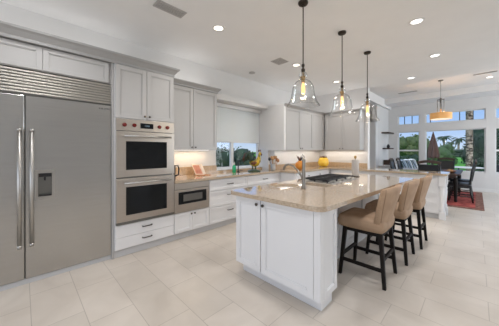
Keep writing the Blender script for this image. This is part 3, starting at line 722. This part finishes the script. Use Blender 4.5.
# vents
def vent(name, cx_, cy_, z, lx, ly, lab, n=6, along='y', grp=None):
    t = empty(name, (cx_, cy_, z-.01), lab, 'ceiling vent')
    b = MB(); b.box(cx_-lx/2, cx_+lx/2, cy_-ly/2, cy_+ly/2, z-.005, z-.0005); b.build('backing', 'ventdark', t)
    b = MB(); w_ = .016
    b.box(cx_-lx/2-w_, cx_-lx/2, cy_-ly/2-w_, cy_+ly/2+w_, z-.01, z-.0005).box(cx_+lx/2, cx_+lx/2+w_, cy_-ly/2-w_, cy_+ly/2+w_, z-.01, z-.0005)
    b.box(cx_-lx/2, cx_+lx/2, cy_-ly/2-w_, cy_-ly/2, z-.01, z-.0005).box(cx_-lx/2, cx_+lx/2, cy_+ly/2, cy_+ly/2+w_, z-.01, z-.0005); b.build('frame', 'vent', t)
    for i in range(n):
        s_ = MB()
        if along == 'y': x = cx_-lx/2+(i+.5)*lx/n; s_.obox((x, cy_, z-.006), Ya, Vector((.8, 0, .35)).normalized(), Vector((-.35, 0, .8)).normalized(), -ly/2, ly/2, -lx/n*.42, lx/n*.42, 0, .002)
        else: y = cy_-ly/2+(i+.5)*ly/n; s_.obox((cx_, y, z-.006), Xa, Vector((0, .8, .35)).normalized(), Vector((0, -.35, .8)).normalized(), -lx/2, lx/2, -ly/n*.42, ly/n*.42, 0, .002)
        s_.build('slat', 'vent', t)
vent('ceiling_vent', -2.57, 1.24, 3.05, .12, .32, 'long grey ceiling air vent nearest the camera, above the ovens', 5)
vent('ceiling_vent', -2.62, 3.42, 3.05, .20, .22, 'small grey square ceiling vent beside the warm downlight', 6)
vent('ceiling_vent', -2.0+.35, 9.2, 3.34, .5, .06, 'thin linear air vent in the tray ceiling left of the drum pendant', 3, 'x')
vent('ceiling_vent', .15, 8.3, 3.34, .4, .06, 'thin linear air vent in the tray ceiling right of the drum pendant', 3, 'x')
t = MB(); t.lathe((-3.42, 3.5, 3.03), [(.05, 0), (.065, .006), (.068, .019)], 24)
tag(t.build('smoke_detector', 'vent'), 'small round grey smoke detector on the ceiling near the window wall', 'smoke detector')

# ================================================================== COUNTER ITEMS
Zc = .914
# french press by the oven
t = empty('coffee_press', (-3.46, 1.72, Zc), 'dark coffee press with a looped handle tucked beside the oven tower', 'coffee press')
MB().lathe((-3.46, 1.70, Zc), [(.055, 0), (.055, .02), (.052, .025), (.052, .20), (.056, .21), (.02, .235), (.004, .24), (.004, .30), (.012, .305), (.012, .325), (.003, .33)], 20).build('body', 'iron', t)
MB().tube([(-3.43, 1.735, Zc+.21), (-3.40, 1.765, Zc+.215), (-3.385, 1.78, Zc+.16), (-3.39, 1.775, Zc+.07), (-3.43, 1.735, Zc+.04)], .011, 8).build('handle', 'blackplastic', t)
# cookbook on stand
t = empty('cookbook_stand', (-3.60, 2.36, Zc), 'open cookbook with a reddish page leaning on a small counter stand', 'cookbook')
def leaf(u0, u1, m_, nm, rot, thick=.008):
    b = MB(); O = Vector((-3.54, 2.36, Zc+.012)); U = Vector((math.sin(rot), math.cos(rot), 0)); V = Vector((-.34, -.22, .9)).normalized(); N = U.cross(V).normalized()
    b.obox(O, U, V, N, u0, u1, 0, .21, -thick/2, thick/2, .001); return b.build(nm, m_, t)
leaf(-.15, 0, 'page', 'left_leaf', .55); leaf(0, .13, 'page', 'right_leaf', -.75)
b = MB(); O = Vector((-3.54, 2.36, Zc+.012)); U = Vector((math.sin(.55), math.cos(.55), 0)); V = Vector((-.34, -.22, .9)).normalized(); N = U.cross(V).normalized()
b.obox(O, U, V, N, -.135, -.02, .02, .19, .004, .0065); b.obox(O, U, V, N, -.135, -.02, .02, .19, -.0065, -.004); b.build('picture', 'pinkcover', t)
b = MB(); b.box(-3.62, -3.46, 2.22, 2.46, Zc+.001, Zc+.012, .002); b.bar((-3.58, 2.35, Zc+.006), (-3.66, 2.28, Zc+.17), .02, .02); b.bar((-3.66, 2.28, Zc+.17), (-3.72, 2.27, Zc+.008), .016, .016); b.build('stand', 'midwood', t)
# soap bottle
t = empty('soap_bottle', (-3.55, 3.10, Zc), 'green dish soap bottle on the counter below the window', 'bottle')
b = MB(); b.lathe((-3.55, 3.10, Zc), [(.036, 0), (.04, .01), (.04, .11), (.034, .14), (.014, .155), (.013, .165)], 20); b.build('bottle_body', 'greensoap', t)
b = MB(); b.lathe((-3.55, 3.10, Zc+.165), [(.015, 0), (.015, .02), (.005, .022), (.005, .045)], 12); b.tube([(-3.55, 3.10, Zc+.21), (-3.52, 3.08, Zc+.212), (-3.505, 3.07, Zc+.205)], .005, 8); b.build('pump', 'paper', t)
t = empty('sink_sprayer', (-3.56, 3.28, Zc), 'slim black faucet standing right of the green soap bottle', 'faucet')
MB().lathe((-3.60, 3.26, Zc), [(.028, 0), (.028, .01), (.014, .016), (.012, .15), (.015, .18), (.015, .24)], 14).build('column', 'blackplastic', t)
MB().tube([(-3.60, 3.26, Zc+.21), (-3.585, 3.255, Zc+.245), (-3.55, 3.24, Zc+.255), (-3.52, 3.225, Zc+.24), (-3.515, 3.222, Zc+.22)], .010, 10).build('spout', 'blackplastic', t)
MB().tube([(-3.60, 3.26, Zc+.012), (-3.57, 3.30, Zc+.03), (-3.54, 3.34, Zc+.035)], .007, 8).build('lever', 'blackplastic', t)
# rooster figurine
def rooster(base, s, lab, mats, flip=1, ang=PI/4):
    t = empty('rooster_figurine', base, lab, 'figurine')
    ca, sa = math.cos(ang), math.sin(ang)
    def P(u, v, z): return (base[0]+s*(u*ca-v*sa), base[1]+s*(u*sa+v*ca), base[2]+s*z)
    b = MB(); b.lathe(base, [(.30*s, 0), (.30*s, .03*s), (.24*s, .06*s), (.10*s, .10*s)], 18); b.build('base', mats[3], t)
    b = MB()
    b.tube([P(-.20, 0, .46), P(-.12, 0, .40), P(0, 0, .36), P(.12, 0, .40), P(.19, 0, .50), P(.23, 0, .64), P(.24, 0, .78), P(.28, 0, .86), P(.34, 0, .86)],
           [.05*s, .11*s, .15*s, .155*s, .13*s, .08*s, .055*s, .065*s, .02*s], 14)
    b.build('body', mats[0], t)
    b = MB(); b.tube([P(-.07, .0, .28), P(-.07, 0, .05)], .035*s, 8); b.tube([P(.07, 0, .28), P(.07, 0, .05)], .035*s, 8); b.build('legs', mats[3], t)
    for k, off in enumerate((-.10, -.05, 0, .05, .10)):
        r_ = .38+.05*(2-abs(k-2)); b = MB(); pts = []
        for i in range(9):
            a = math.radians(10+i*(150+8*k)/8); pts.append(P(-.12-(.12+.035*k)*(1-math.cos(a)), off, .42+r_*(1.12-.13*k)*math.sin(a)))
        b.tube(pts, [s*x for x in (.07, .085, .085, .08, .075, .07, .06, .04, .012)], 8); b.build('tail_feather', mats[2] if k == 2 else mats[1], t)
    b = MB(); b.tube([P(.20, 0, .90), P(.22, 0, .98), P(.25, 0, .95), P(.28, 0, .99), P(.31, 0, .92)], [.02*s, .035*s, .03*s, .03*s, .015*s], 8); b.build('comb', 'rust', t)
    b = MB(); b.tube([P(.32, 0, .83), P(.34, 0, .77), P(.32, 0, .72)], [.02*s, .04*s, .012*s], 8); b.build('wattle', 'rust', t)
    for sg in (-1, 1):
        b = MB(); b.tube([P(.10, sg*.12, .44), P(0, sg*.15, .38), P(-.16, sg*.11, .38)], [.05*s, .09*s, .02*s], 8); b.build('wing', mats[2], t)
rooster((-3.42, 3.56, Zc), .47, 'large glazed rooster figurine with yellow body and dark arching tail by the window', ('roo', 'teal', 'rust', 'teal'))
# utensil crocks
def crock(c, r, h, m_, lab, tools):
    t = empty('utensil_crock', (*c, Zc), lab, 'utensil crock')
    b = MB(); b.lathe((*c, Zc), [(r*.9, 0), (r, .01), (r, h), (r*.9, h), (r*.88, .02), (.001, .018)], 20); b.build('crock', m_, t)
    for (dx, dy, L, mm, kind) in tools:
        b = MB(); p = Vector((c[0]+dx*.02, c[1]+dy*.02, Zc+.03)); q_ = Vector((c[0]+dx*r*1.5, c[1]+dy*r*1.5, Zc+L)); b.cyl(p, q_, .006, .006, 8)
        d_ = (q_-p).normalized()
        if kind == 's': b.ball(q_+d_*.02, .036, .036, .046, 1)
        else: b.bar(q_, q_+d_*.075, .05, .008)
        b.build('utensil', mm, t)
crock((-3.27, 4.03), .055, .155, 'chrome', 'metal utensil crock filled with wooden spoons at the corner of the counter',
      [(-.7, -.6, .24, 'blackplastic', 's'), (-.3, -.2, .27, 'spoonwood', 's'), (.1, .3, .28, 'spoonwood', 's'), (.5, .5, .26, 'spoonwood', 'p'), (.8, .5, .23, 'midwood', 's'), (.2, -.5, .25, 'spoonwood', 's'), (.9, .9, .21, 'midwood', 's')])
# orange vase with dark sprigs
t = empty('orange_vase', (-2.94, 4.50, Zc), 'round orange ceramic vase with dark spiky sprigs behind the island faucet', 'vase')
vx, vy = -3.0, 4.72
b = MB(); b.lathe((vx, vy, Zc), [(.06, 0), (.09, .03), (.115, .09), (.105, .15), (.06, .19), (.05, .21)], 22); b.build('vase_body', 'orange', t)
for i in range(9):
    a = i*2*PI/9; b = MB(); b.tube([(vx, vy, Zc+.16), (vx+.03*math.cos(a), vy+.03*math.sin(a), Zc+.24), (vx+.085*math.cos(a), vy+.085*math.sin(a), Zc+.30+.02*(i % 3))], [.006, .014, .003], 6); b.build('sprig', 'rust' if i % 2 else 'blackplastic', t)
# yellow jar (pumpkin shaped)
t = empty('yellow_jar', (-3.05, 6.0, Zc), 'round ribbed yellow ceramic jar with brown scalloped rim on the back counter', 'jar')
b = MB(); c0 = Vector((-3.05, 6.0, Zc)); seg = 32
prof = [(.06, 0), (.11, .02), (.14, .08), (.145, .14), (.125, .21), (.09, .25), (.07, .26)]
rings = [[b.bm.verts.new(c0+Vector(((r*(1+.06*math.cos(8*2*PI*i/seg)))*math.cos(2*PI*i/seg), (r*(1+.06*math.cos(8*2*PI*i/seg)))*math.sin(2*PI*i/seg), h))) for i in range(seg)] for r, h in prof]
for A, B in zip(rings[:-1], rings[1:]):
    for i in range(seg): f = b.bm.faces.new((A[i], A[(i+1) % seg], B[(i+1) % seg], B[i])); f.smooth = True
b.bm.faces.new(list(reversed(rings[0]))); b.bm.faces.new(rings[-1]); b.build('jar_body', 'yellow', t)
b = MB()
for i in range(7): a = i*2*PI/7; b.ball(c0+Vector((.075*math.cos(a), .075*math.sin(a), .27)), .028, .028, .022, 1)
b.ball(c0+Vector((0, 0, .275)), .05, .05, .03, 1); b.build('lid', 'rust', t)

# ================================================================== DINING AREA
b = MB(); b.box(-1.95, .13, 7.38, 10.5, .001, .012)
t = empty('area_rug', (-.9, 8.9, 0), 'red patterned area rug under the dining table', 'rug')
b.build('border', 'rugborder', t); MB().box(-1.80, -.02, 7.53, 10.35, .0125, .014).build('field', 'rug', t)
t = empty('dining_table', (-.9, 8.95, .014), 'long dark wood dining table on the red rug', 'dining table')
MB().box(-1.36, -.30, 7.95, 9.95, .715, .755, .008).build('tabletop', 'darkwood', t)
MB().box(-1.28, -.38, 8.03, 9.87, .64, .715).build('apron', 'darkwood', t)
for x in (-1.27, -.39):
    for y in (8.05, 9.85):
        b = MB(); b.lathe((x, y, .015), [(.025, 0), (.035, .03), (.03, .06), (.045, .35), (.05, .55), (.04, .6), (.05, .64)], 12); b.build('leg', 'espresso', t)
def make_chair():
    t = empty('dining_chair', (0, 0, 0), 'x', 'chair', 'black dining chairs around the dining table')
    soft_box(-.24, .24, -.24, .24, .42, .485, .04, .012).build('seat', 'blackleather', t)   # faces +x, back at -x
    MB().box(-.23, .23, -.23, .23, .37, .42, .004).build('seat_frame', 'blackpaint', t)
    for sy in (-1, 1):
        MB().bar((.20, sy*.20, 0), (.20, sy*.20, .40), .03, .03, w2=.045).build('leg', 'blackpaint', t)
        MB().tube([(-.27, sy*.20, 0), (-.225, sy*.20, .25), (-.215, sy*.20, .45), (-.24, sy*.21, .75), (-.32, sy*.215, 1.06)], [.017, .021, .022, .020, .016], 8).build('leg', 'blackpaint', t)
        MB().bar((.20, sy*.20, .15), (-.24, sy*.20, .15), .02, .025).build('stretcher', 'blackpaint', t)
    MB().bar((0, -.20, .15), (0, .20, .15), .02, .025).build('stretcher', 'blackpaint', t)
    b = MB(); ring = []
    pts = [(-.325, u*.235, 1.03+.045*math.cos(u*PI/2)) for u in [i/6-1 for i in range(13)]]
    for a, c in zip(pts[:-1], pts[1:]): b.bar(a, c, .03, .07)
    b.build('top_rail', 'darkwood', t)
    b = MB(); b.obox((-.245, 0, .56), Ya, Vector((-.16, 0, .985)), Vector((.985, 0, .16)), -.195, .195, 0, .44, -.014, .014, .008); b.build('back_panel', 'blackleather', t)
    return t
c0_ = make_chair()
spots = [((-.33, 8.36), PI, 'black dining chair in profile at the right near corner of the table'),
         ((-.86, 7.66), PI/2, 'black dining chair with curved wooden top rail at the near table end, behind the peninsula'),
         ((-.34, 9.3), PI, 'black dining chair on the right side of the table, farther from the camera'),
         ((-.76, 10.22), -PI/2, 'black dining chair at the far table end by the windows'),
         ((-1.62, 8.4), 0, 'black dining chair on the left side of the table, near end'),
         ((-1.62, 9.3), 0, 'black dining chair on the left side of the table, far end')]
for i, ((x, y), rz, lab) in enumerate(spots):
    o = c0_ if i == 0 else copy_tree(c0_, (0, 0, 0))
    o.location = (x, y, .017); o.rotation_euler = (0, 0, rz); o['label'] = lab
t = empty('wooden_centerpiece', (-.52, 8.35, .756), 'brown wooden dough bowl with carved rolls on the dining table', 'bowl')
b = MB(); A = (Xa, Ya*2.0, Za); b.lathe((-.52, 8.35, .756), [(.06, 0), (.10, .015), (.13, .05), (.135, .06), (.12, .055), (.09, .025), (.01, .018)], 20, A); b.build('bowl', 'midwood', t)
for i in range(5): b = MB(); b.ball((-.54+.04*(i % 2), 8.19+i*.08, .81), .04, .045, .04, 2); b.build('wooden_ball', 'spoonwood', t)
# floating shelves and low cabinet on the dining side wall
for z, y0, y1, lab in ((2.03, 9.80, 10.55, 'dark wood floating shelf, upper of two on the wall left of the dining windows'),
                       (1.42, 9.95, 10.5, 'dark wood floating shelf, lower of two on the wall left of the dining windows')):
    tag(MB().box(-2.597, -2.34, y0, y1, z, z+.05, .004).build('floating_shelf', 'darkwood'), lab, 'shelf', 'floating shelves')
tag(MB().lathe((-2.46, 10.2, 1.471), [(.04, 0), (.06, .05), (.05, .10), (.03, .12), (.035, .14)], 16).build('small_vase', 'blackplastic'), 'small dark vase on the lower floating shelf', 'vase')
t = empty('sideboard', (-2.4, 10.0, 0), 'white low sideboard against the wall below the floating shelves', 'sideboard')
MB().box(-2.595, -2.25, 9.45, 10.6, .06, .78).build('body', 'lower', t)
MB().box(-2.597, -2.22, 9.42, 10.63, .78, .81, .003).build('top', 'lower', t)
MB().box(-2.56, -2.29, 9.5, 10.55, 0, .06).build('plinth', 'toe', t)
for a, c in ((9.46, 10.02), (10.02, 10.59)):
    dd = shaker('door', (-2.25, 0, 0), Ya, Xa, a, c, .07, .775, 'lower', t); knob((-2.25, 0, 0), Ya, Xa, c-.05, .6, dd)
t = empty('storage_box', (-2.43, 10.2, .811), 'dark brown wooden box with lid on the white sideboard', 'box')
MB().box(-2.56, -2.32, 9.98, 10.42, .811, .97, .004).build('box_body', 'darkwood', t); MB().box(-2.57, -2.31, 9.97, 10.43, .97, 1.0, .004).build('lid', 'darkwood', t)
# niche shelf in the passage with items
t = empty('wall_shelf', (-3.6, 8.2, 1.40), 'white wall shelf inside the grey passage beyond the back wall', 'shelf')
MB().box(-3.739, -3.35, 7.2, 10.3, 1.37, 1.41, .003).build('board', 'trim', t)
MB().box(-3.739, -3.72, 7.3, 7.34, 1.2, 1.37).box(-3.739, -3.72, 10.1, 10.14, 1.2, 1.37).build('bracket', 'trim', t)
t = empty('bar_cabinet', (-3.5, 8.5, 0), 'white counter cabinet along the grey passage wall', 'cabinet')
MB().box(-3.739, -3.2, 7.2, 10.3, 0, .86).build('body', 'lower', t); MB().box(-3.739, -3.17, 7.18, 10.32, .86, .90, .003).build('top', 'trim', t)
for (y, h, r, m_, lab) in ((9.0, .22, .05, 'blackplastic', 'dark bottle on the white shelf in the passage, nearer the back wall'), (9.3, .14, .06, 'greyroll', 'squat grey jar beside the dark bottle on the passage shelf')):
    tag(MB().lathe((-3.55, y, 1.411), [(r, 0), (r, h*.6), (r*.4, h*.75), (r*.35, h)], 14).build('shelf_jar', m_), lab, 'jar')

# ================================================================== OUTDOORS
struct(MB().box(-60, 60, -10, 16.5, -.30, -.13).build('ground_patio', 'patio'))
struct(MB().box(-160, 160, 16.5, 300, -.32, -.15).build('ground_lawn', 'lawn'))
struct(MB().box(-160, -60, -60, 16.5, -.32, -.15).build('ground_side', 'lawn'))
def crown_tree(name, loc, R, zc, m_, lab, cat='tree', sz=.14, n=900, rz=None, group=None):
    t = empty(name, (loc[0], loc[1], -.14), lab, cat, group)
    rz = rz or R*.8
    b = MB(); b.tube([(loc[0], loc[1], -.14), (loc[0]+.05, loc[1], zc*.5), (loc[0], loc[1]+.04, max(zc-rz*.3, .3))], [.10*R/1.5, .08*R/1.5, .04*R/1.5], 8); b.build('trunk', 'trunk', t)
    b = MB(); lumps = [(Vector((random.uniform(-.6, .6)*R, random.uniform(-.6, .6)*R, random.uniform(-.6, .6)*rz)), random.uniform(.35, .55)) for _ in range(16)]+[(Vector((0, 0, 0)), .75)]
    for p, k in lumps: b.ball(Vector((loc[0], loc[1], zc))+p, k*R*.85, k*R*.85, k*rz*.85, 2, .12)
    for _ in range(n):
        p, k = random.choice(lumps); d = Vector((random.gauss(0, 1), random.gauss(0, 1), random.gauss(0, 1))).normalized()
        c = Vector((loc[0], loc[1], zc))+p+Vector((d.x*R, d.y*R, d.z*rz))*k*random.uniform(.8, 1.1)
        a = Vector((random.gauss(0, 1), random.gauss(0, 1), random.gauss(0, 1))).normalized(); e_ = a.orthogonal().normalized()
        s_ = sz*random.uniform(.6, 1.3)
        v = [b.bm.verts.new(c+a*s_), b.bm.verts.new(c+e_*s_*.5), b.bm.verts.new(c-a*s_), b.bm.verts.new(c-e_*s_*.5)]
        b.bm.faces.new(v)
    b.build('foliage', m_, t)
    return t
def pix(px, y):
    k = (px-249.5)/227; return (y*(k-1)/(1+k), y)
# through the dining windows
crown_tree('shade_tree', pix(409, 30), 2.3, 1.35, 'leafo', 'olive green tree seen through the left dining window', n=1400, rz=1.9)
crown_tree('garden_shrub', pix(412, 20), .95, .35, 'leafd', 'low dark green shrub outside the left dining window', 'shrub', rz=.7)
crown_tree('garden_shrub', pix(401, 22), 1.0, .3, 'leafd', 'low dark green shrub at the far left of the dining windows', 'shrub', rz=.7)
crown_tree('garden_shrub', pix(442, 34), 1.35, .8, 'leaf', 'bushy green shrub behind the closed patio umbrella', 'shrub', rz=1.6, n=1400)
crown_tree('garden_shrub', pix(430, 40), 1.6, .9, 'leafo', 'green shrub behind the umbrella on its left', 'shrub', rz=1.3)
crown_tree('garden_shrub', pix(449, 50), 1.1, .5, 'leafd', 'dark green shrub left of the bright lawn', 'shrub', rz=1.0)
crown_tree('shade_tree', pix(479.5, 26), 1.35, 1.8, 'leafd', 'tall dark green tree right of the big palm trunk', n=1600, rz=2.1)
crown_tree('shade_tree', pix(499, 36), 2.3, 2.3, 'leafo', 'broad olive tree seen through the right dining window', n=1400, rz=1.9)
crown_tree('garden_shrub', pix(497, 20), .9, .3, 'leafd', 'dark shrub outside the right dining window', 'shrub', rz=.7)
crown_tree('shade_tree', pix(464, 70), 3.0, .5, 'leafd', 'distant dark tree beyond the lawn beside the palm trunk', rz=1.2)
def palm(loc, h, r, R, lab, n=16, rough=True):
    t = empty('palm_tree', (loc[0], loc[1], -.14), lab, 'palm tree')
    b = MB(); seg = 20; nr = int(max(10, h/.12)); rings = []
    for j in range(nr+1):
        z = -.14+(h+.14)*j/nr
        rings.append([b.bm.verts.new((loc[0]+r*(1+(.13 if (i+j) % 2 else -.06)*(1 if rough else .3))*math.cos(2*PI*i/seg), loc[1]+r*(1+(.13 if (i+j) % 2 else -.06))*math.sin(2*PI*i/seg), z)) for i in range(seg)])
    for A, B in zip(rings[:-1], rings[1:]):
        for i in range(seg): b.bm.faces.new((A[i], A[(i+1) % seg], B[(i+1) % seg], B[i]))
    b.bm.faces.new(rings[-1]); b.build('trunk', 'bark', t)
    b = MB()
    for i in range(n):
        a = 2*PI*i/n+random.uniform(-.1, .1); up = random.uniform(-.2, 1.0); prev = None
        for j in range(9):
            s_ = j/8; rr = R*s_; z = h+R*(.55*up*s_*1.6-.85*s_*s_)
            c = Vector((loc[0]+rr*math.cos(a), loc[1]+rr*math.sin(a), z)); wd = R*.16*math.sin(PI*min(1, s_*.9+.08))
            sd_ = Vector((-math.sin(a), math.cos(a), 0)); dr_ = Vector((0, 0, -wd*.5))
            cur = [b.bm.verts.new(c+sd_*wd+dr_), b.bm.verts.new(c), b.bm.verts.new(c-sd_*wd+dr_)]
            if prev:
                for k in (0, 1): b.bm.faces.new((prev[k], prev[k+1], cur[k+1], cur[k]))
            prev = cur
    b.build('fronds', 'leafd', t)
palm(pix(469.3, 22), 7.5, .17, 2.4, 'large palm with rough textured trunk standing just outside the middle dining window', 22)
palm(pix(444, 85), 5.2, .2, 2.3, 'distant palm tree, leftmost of those above the garden shrubs', 14)
palm(pix(450.5, 125), 4.6, .2, 1.9, 'distant short palm tree between the two taller far palms', 14)
palm(pix(458.5, 82), 4.5, .2, 2.1, 'distant palm tree right above the pale house', 14)
# pale house
hx, hy2 = pix(459, 160)
t = empty('pale_house', (hx, hy2, -.15), 'low pale house with grey roof far beyond the lawn', 'house')
MB().box(hx-5, hx+4, hy2-3, hy2+4, -.15, 1.1).build('walls', 'house', t)
b = MB(); b.bar((hx-5.4, hy2, 1.5), (hx+4.4, hy2, 1.5), 8.0, .8); b.build('roof', 'roof', t)
for i in range(3): MB().box(hx-4+i*3, hx-2.8+i*3, hy2-3.03, hy2-2.99, .2, .9).build('window', 'blackglass', t)
# umbrella
ux, uy = pix(433.2, 13.6)
t = empty('patio_umbrella', (ux, uy, -.14), 'closed brown patio umbrella outside the middle dining window', 'umbrella')
b = MB(); seg = 16; prof = [(.17, 1.02), (.21, 1.1), (.17, 1.4), (.12, 1.7), (.07, 1.95), (.03, 2.15), (.01, 2.2)]
rings = [[b.bm.verts.new((ux+r*(1+.18*(-1)**i)*math.cos(2*PI*i/seg), uy+r*(1+.18*(-1)**i)*math.sin(2*PI*i/seg), z)) for i in range(seg)] for r, z in prof]
for A, B in zip(rings[:-1], rings[1:]):
    for i in range(seg): b.bm.faces.new((A[i], A[(i+1) % seg], B[(i+1) % seg], B[i]))
b.bm.faces.new(list(reversed(rings[0]))); b.bm.faces.new(rings[-1]); b.build('canopy', 'umb', t)
MB().cyl((ux, uy, -.14), (ux, uy, 2.24), .022).build('pole', 'darkwood', t)
MB().lathe((ux, uy, -.13), [(.28, 0), (.28, .05), (.08, .08), (.04, .25)], 20).build('base', 'steel_dark', t)
# patio table and chairs
t = empty('patio_table', (-.30, 14.0, -.13), 'glass-topped patio table outside the middle dining window', 'patio table')
MB().lathe((-.35, 14.0, .60), [(.62, 0), (.63, .012), (.62, .025)], 30).build('tabletop', 'house', t)
for a in range(4): MB().bar((-.35+.5*math.cos(a*PI/2+.8), 14+.5*math.sin(a*PI/2+.8), -.13), (-.35+.3*math.cos(a*PI/2+.8), 14+.3*math.sin(a*PI/2+.8), .60), .035).build('leg', 'blackpaint', t)
def pchair():
    t = empty('patio_chair', (0, 0, 0), 'x', 'patio chair', 'dark patio chairs outside')
    MB().box(-.25, .25, -.25, .25, .38, .43, .01).build('seat', 'blackleather', t)
    b = MB(); b.obox((-.24, 0, .43), Ya, Vector((-.2, 0, .98)), Vector((.98, 0, .2)), -.25, .25, 0, .52, -.02, .02, .01); b.build('backrest', 'blackleather', t)
    for sx in (-1, 1):
        for sy in (-1, 1): MB().bar((sx*.23, sy*.23, 0), (sx*.22, sy*.22, .38), .03).build('leg', 'blackpaint', t)
    for sy in (-1, 1):
        MB().bar((-.24, sy*.25, .62), (.20, sy*.25, .60), .04, .025).build('armrest', 'blackpaint', t)
        MB().bar((.19, sy*.24, .38), (.19, sy*.25, .60), .025).build('arm_support', 'blackpaint', t)
    return t
pc = pchair(); pc.location = (.35, 13.3, -.13); pc.rotation_euler = (0, 0, 2.4); pc['label'] = 'dark patio chair right of the patio table, nearer the window'
copy_tree(pc, (.55, 14.4, -.13), 3.3, 'dark patio chair beyond the right edge of the patio table')
copy_tree(pc, (-1.25, 14.3, -.13), .2, 'dark patio chair on the left of the patio table near the umbrella')
# white-striped sling loungers
def sling():
    t = empty('sling_chair', (0, 0, 0), 'x', 'lounge chair', 'white sling chairs outside the left window')
    pts = [(-.55, 0, 1.02), (-.45, 0, 1.05), (-.36, 0, .98), (-.27, 0, .75), (-.18, 0, .48), (-.05, 0, .38), (.15, 0, .38), (.35, 0, .42)]
    b = MB(); prev = None
    for p in pts:
        cur = [b.bm.verts.new((p[0]+s_*.02, sy*.13, p[2]+s_*.02)) for s_ in (0, 1) for sy in (-1, 1)]
        if prev:
            for (i, j) in ((0, 1), (1, 3), (3, 2), (2, 0)): b.bm.faces.new((prev[i], prev[j], cur[j], cur[i]))
        else: b.bm.faces.new((cur[0], cur[1], cur[3], cur[2]))
        prev = cur
    b.bm.faces.new((prev[0], prev[2], prev[3], prev[1])); bmesh.ops.recalc_face_normals(b.bm, faces=b.bm.faces[:]); b.build('sling', 'whitecush', t)
    for sy in (-1, 1):
        MB().tube([(-.52, sy*.14, 1.0), (-.28, sy*.14, .6), (-.12, sy*.14, .34), (.36, sy*.14, .38)], .016, 8).build('side_rail', 'blackpaint', t)
        MB().bar((-.12, sy*.14, .34), (-.32, sy*.14, 0), .03).build('leg', 'blackpaint', t); MB().bar((.30, sy*.14, .38), (.30, sy*.14, 0), .03).build('leg', 'blackpaint', t)
    return t
s0 = sling()
for i, px in enumerate((402.0, 407, 412)):
    o = s0 if i == 0 else copy_tree(s0, (0, 0, 0)); x, y = pix(px, 12.7+.75*i)
    o.location = (x+.3, y+.3, -.13); o.rotation_euler = (0, 0, PI*.25)
    o['label'] = ('white sling chair outside the left dining window, %s' % ('leftmost of three', 'middle of three', 'rightmost of three')[i])
# outside the kitchen window
t = empty('hedge', (-6.9, 6, -.14), 'long dense dark green hedge outside the kitchen window', 'hedge')
b = MB()
for i in range(12): b.tube([(-6.9, 1.5+i*1.15, -.14), (-6.9, 1.55+i*1.15, .6)], .03, 6)
b.build('stems', 'trunk', t)['kind'] = 'stuff'
b = MB(); cs = []
for i in range(170):
    c = Vector((-6.9+random.uniform(-.35, .35), random.uniform(1.8, 15.5), random.uniform(.2, 1.05))); r_ = random.uniform(.36, .52); cs.append((c, r_)); b.ball(c, r_*.9, sub=2, jit=.12)
for _ in range(14000):
    c, r_ = random.choice(cs); d = Vector((random.gauss(0, 1), random.gauss(0, 1), random.gauss(0, 1))).normalized(); p = c+d*r_*random.uniform(.85, 1.15)
    a = Vector((random.gauss(0, 1), random.gauss(0, 1), random.gauss(0, 1))).normalized(); e_ = a.orthogonal().normalized(); q2 = random.uniform(.04, .08)
    b.bm.faces.new([b.bm.verts.new(p+a*q2), b.bm.verts.new(p+e_*q2*.5), b.bm.verts.new(p-a*q2), b.bm.verts.new(p-e_*q2*.5)])
b.build('foliage', 'leafd', t)['kind'] = 'stuff'
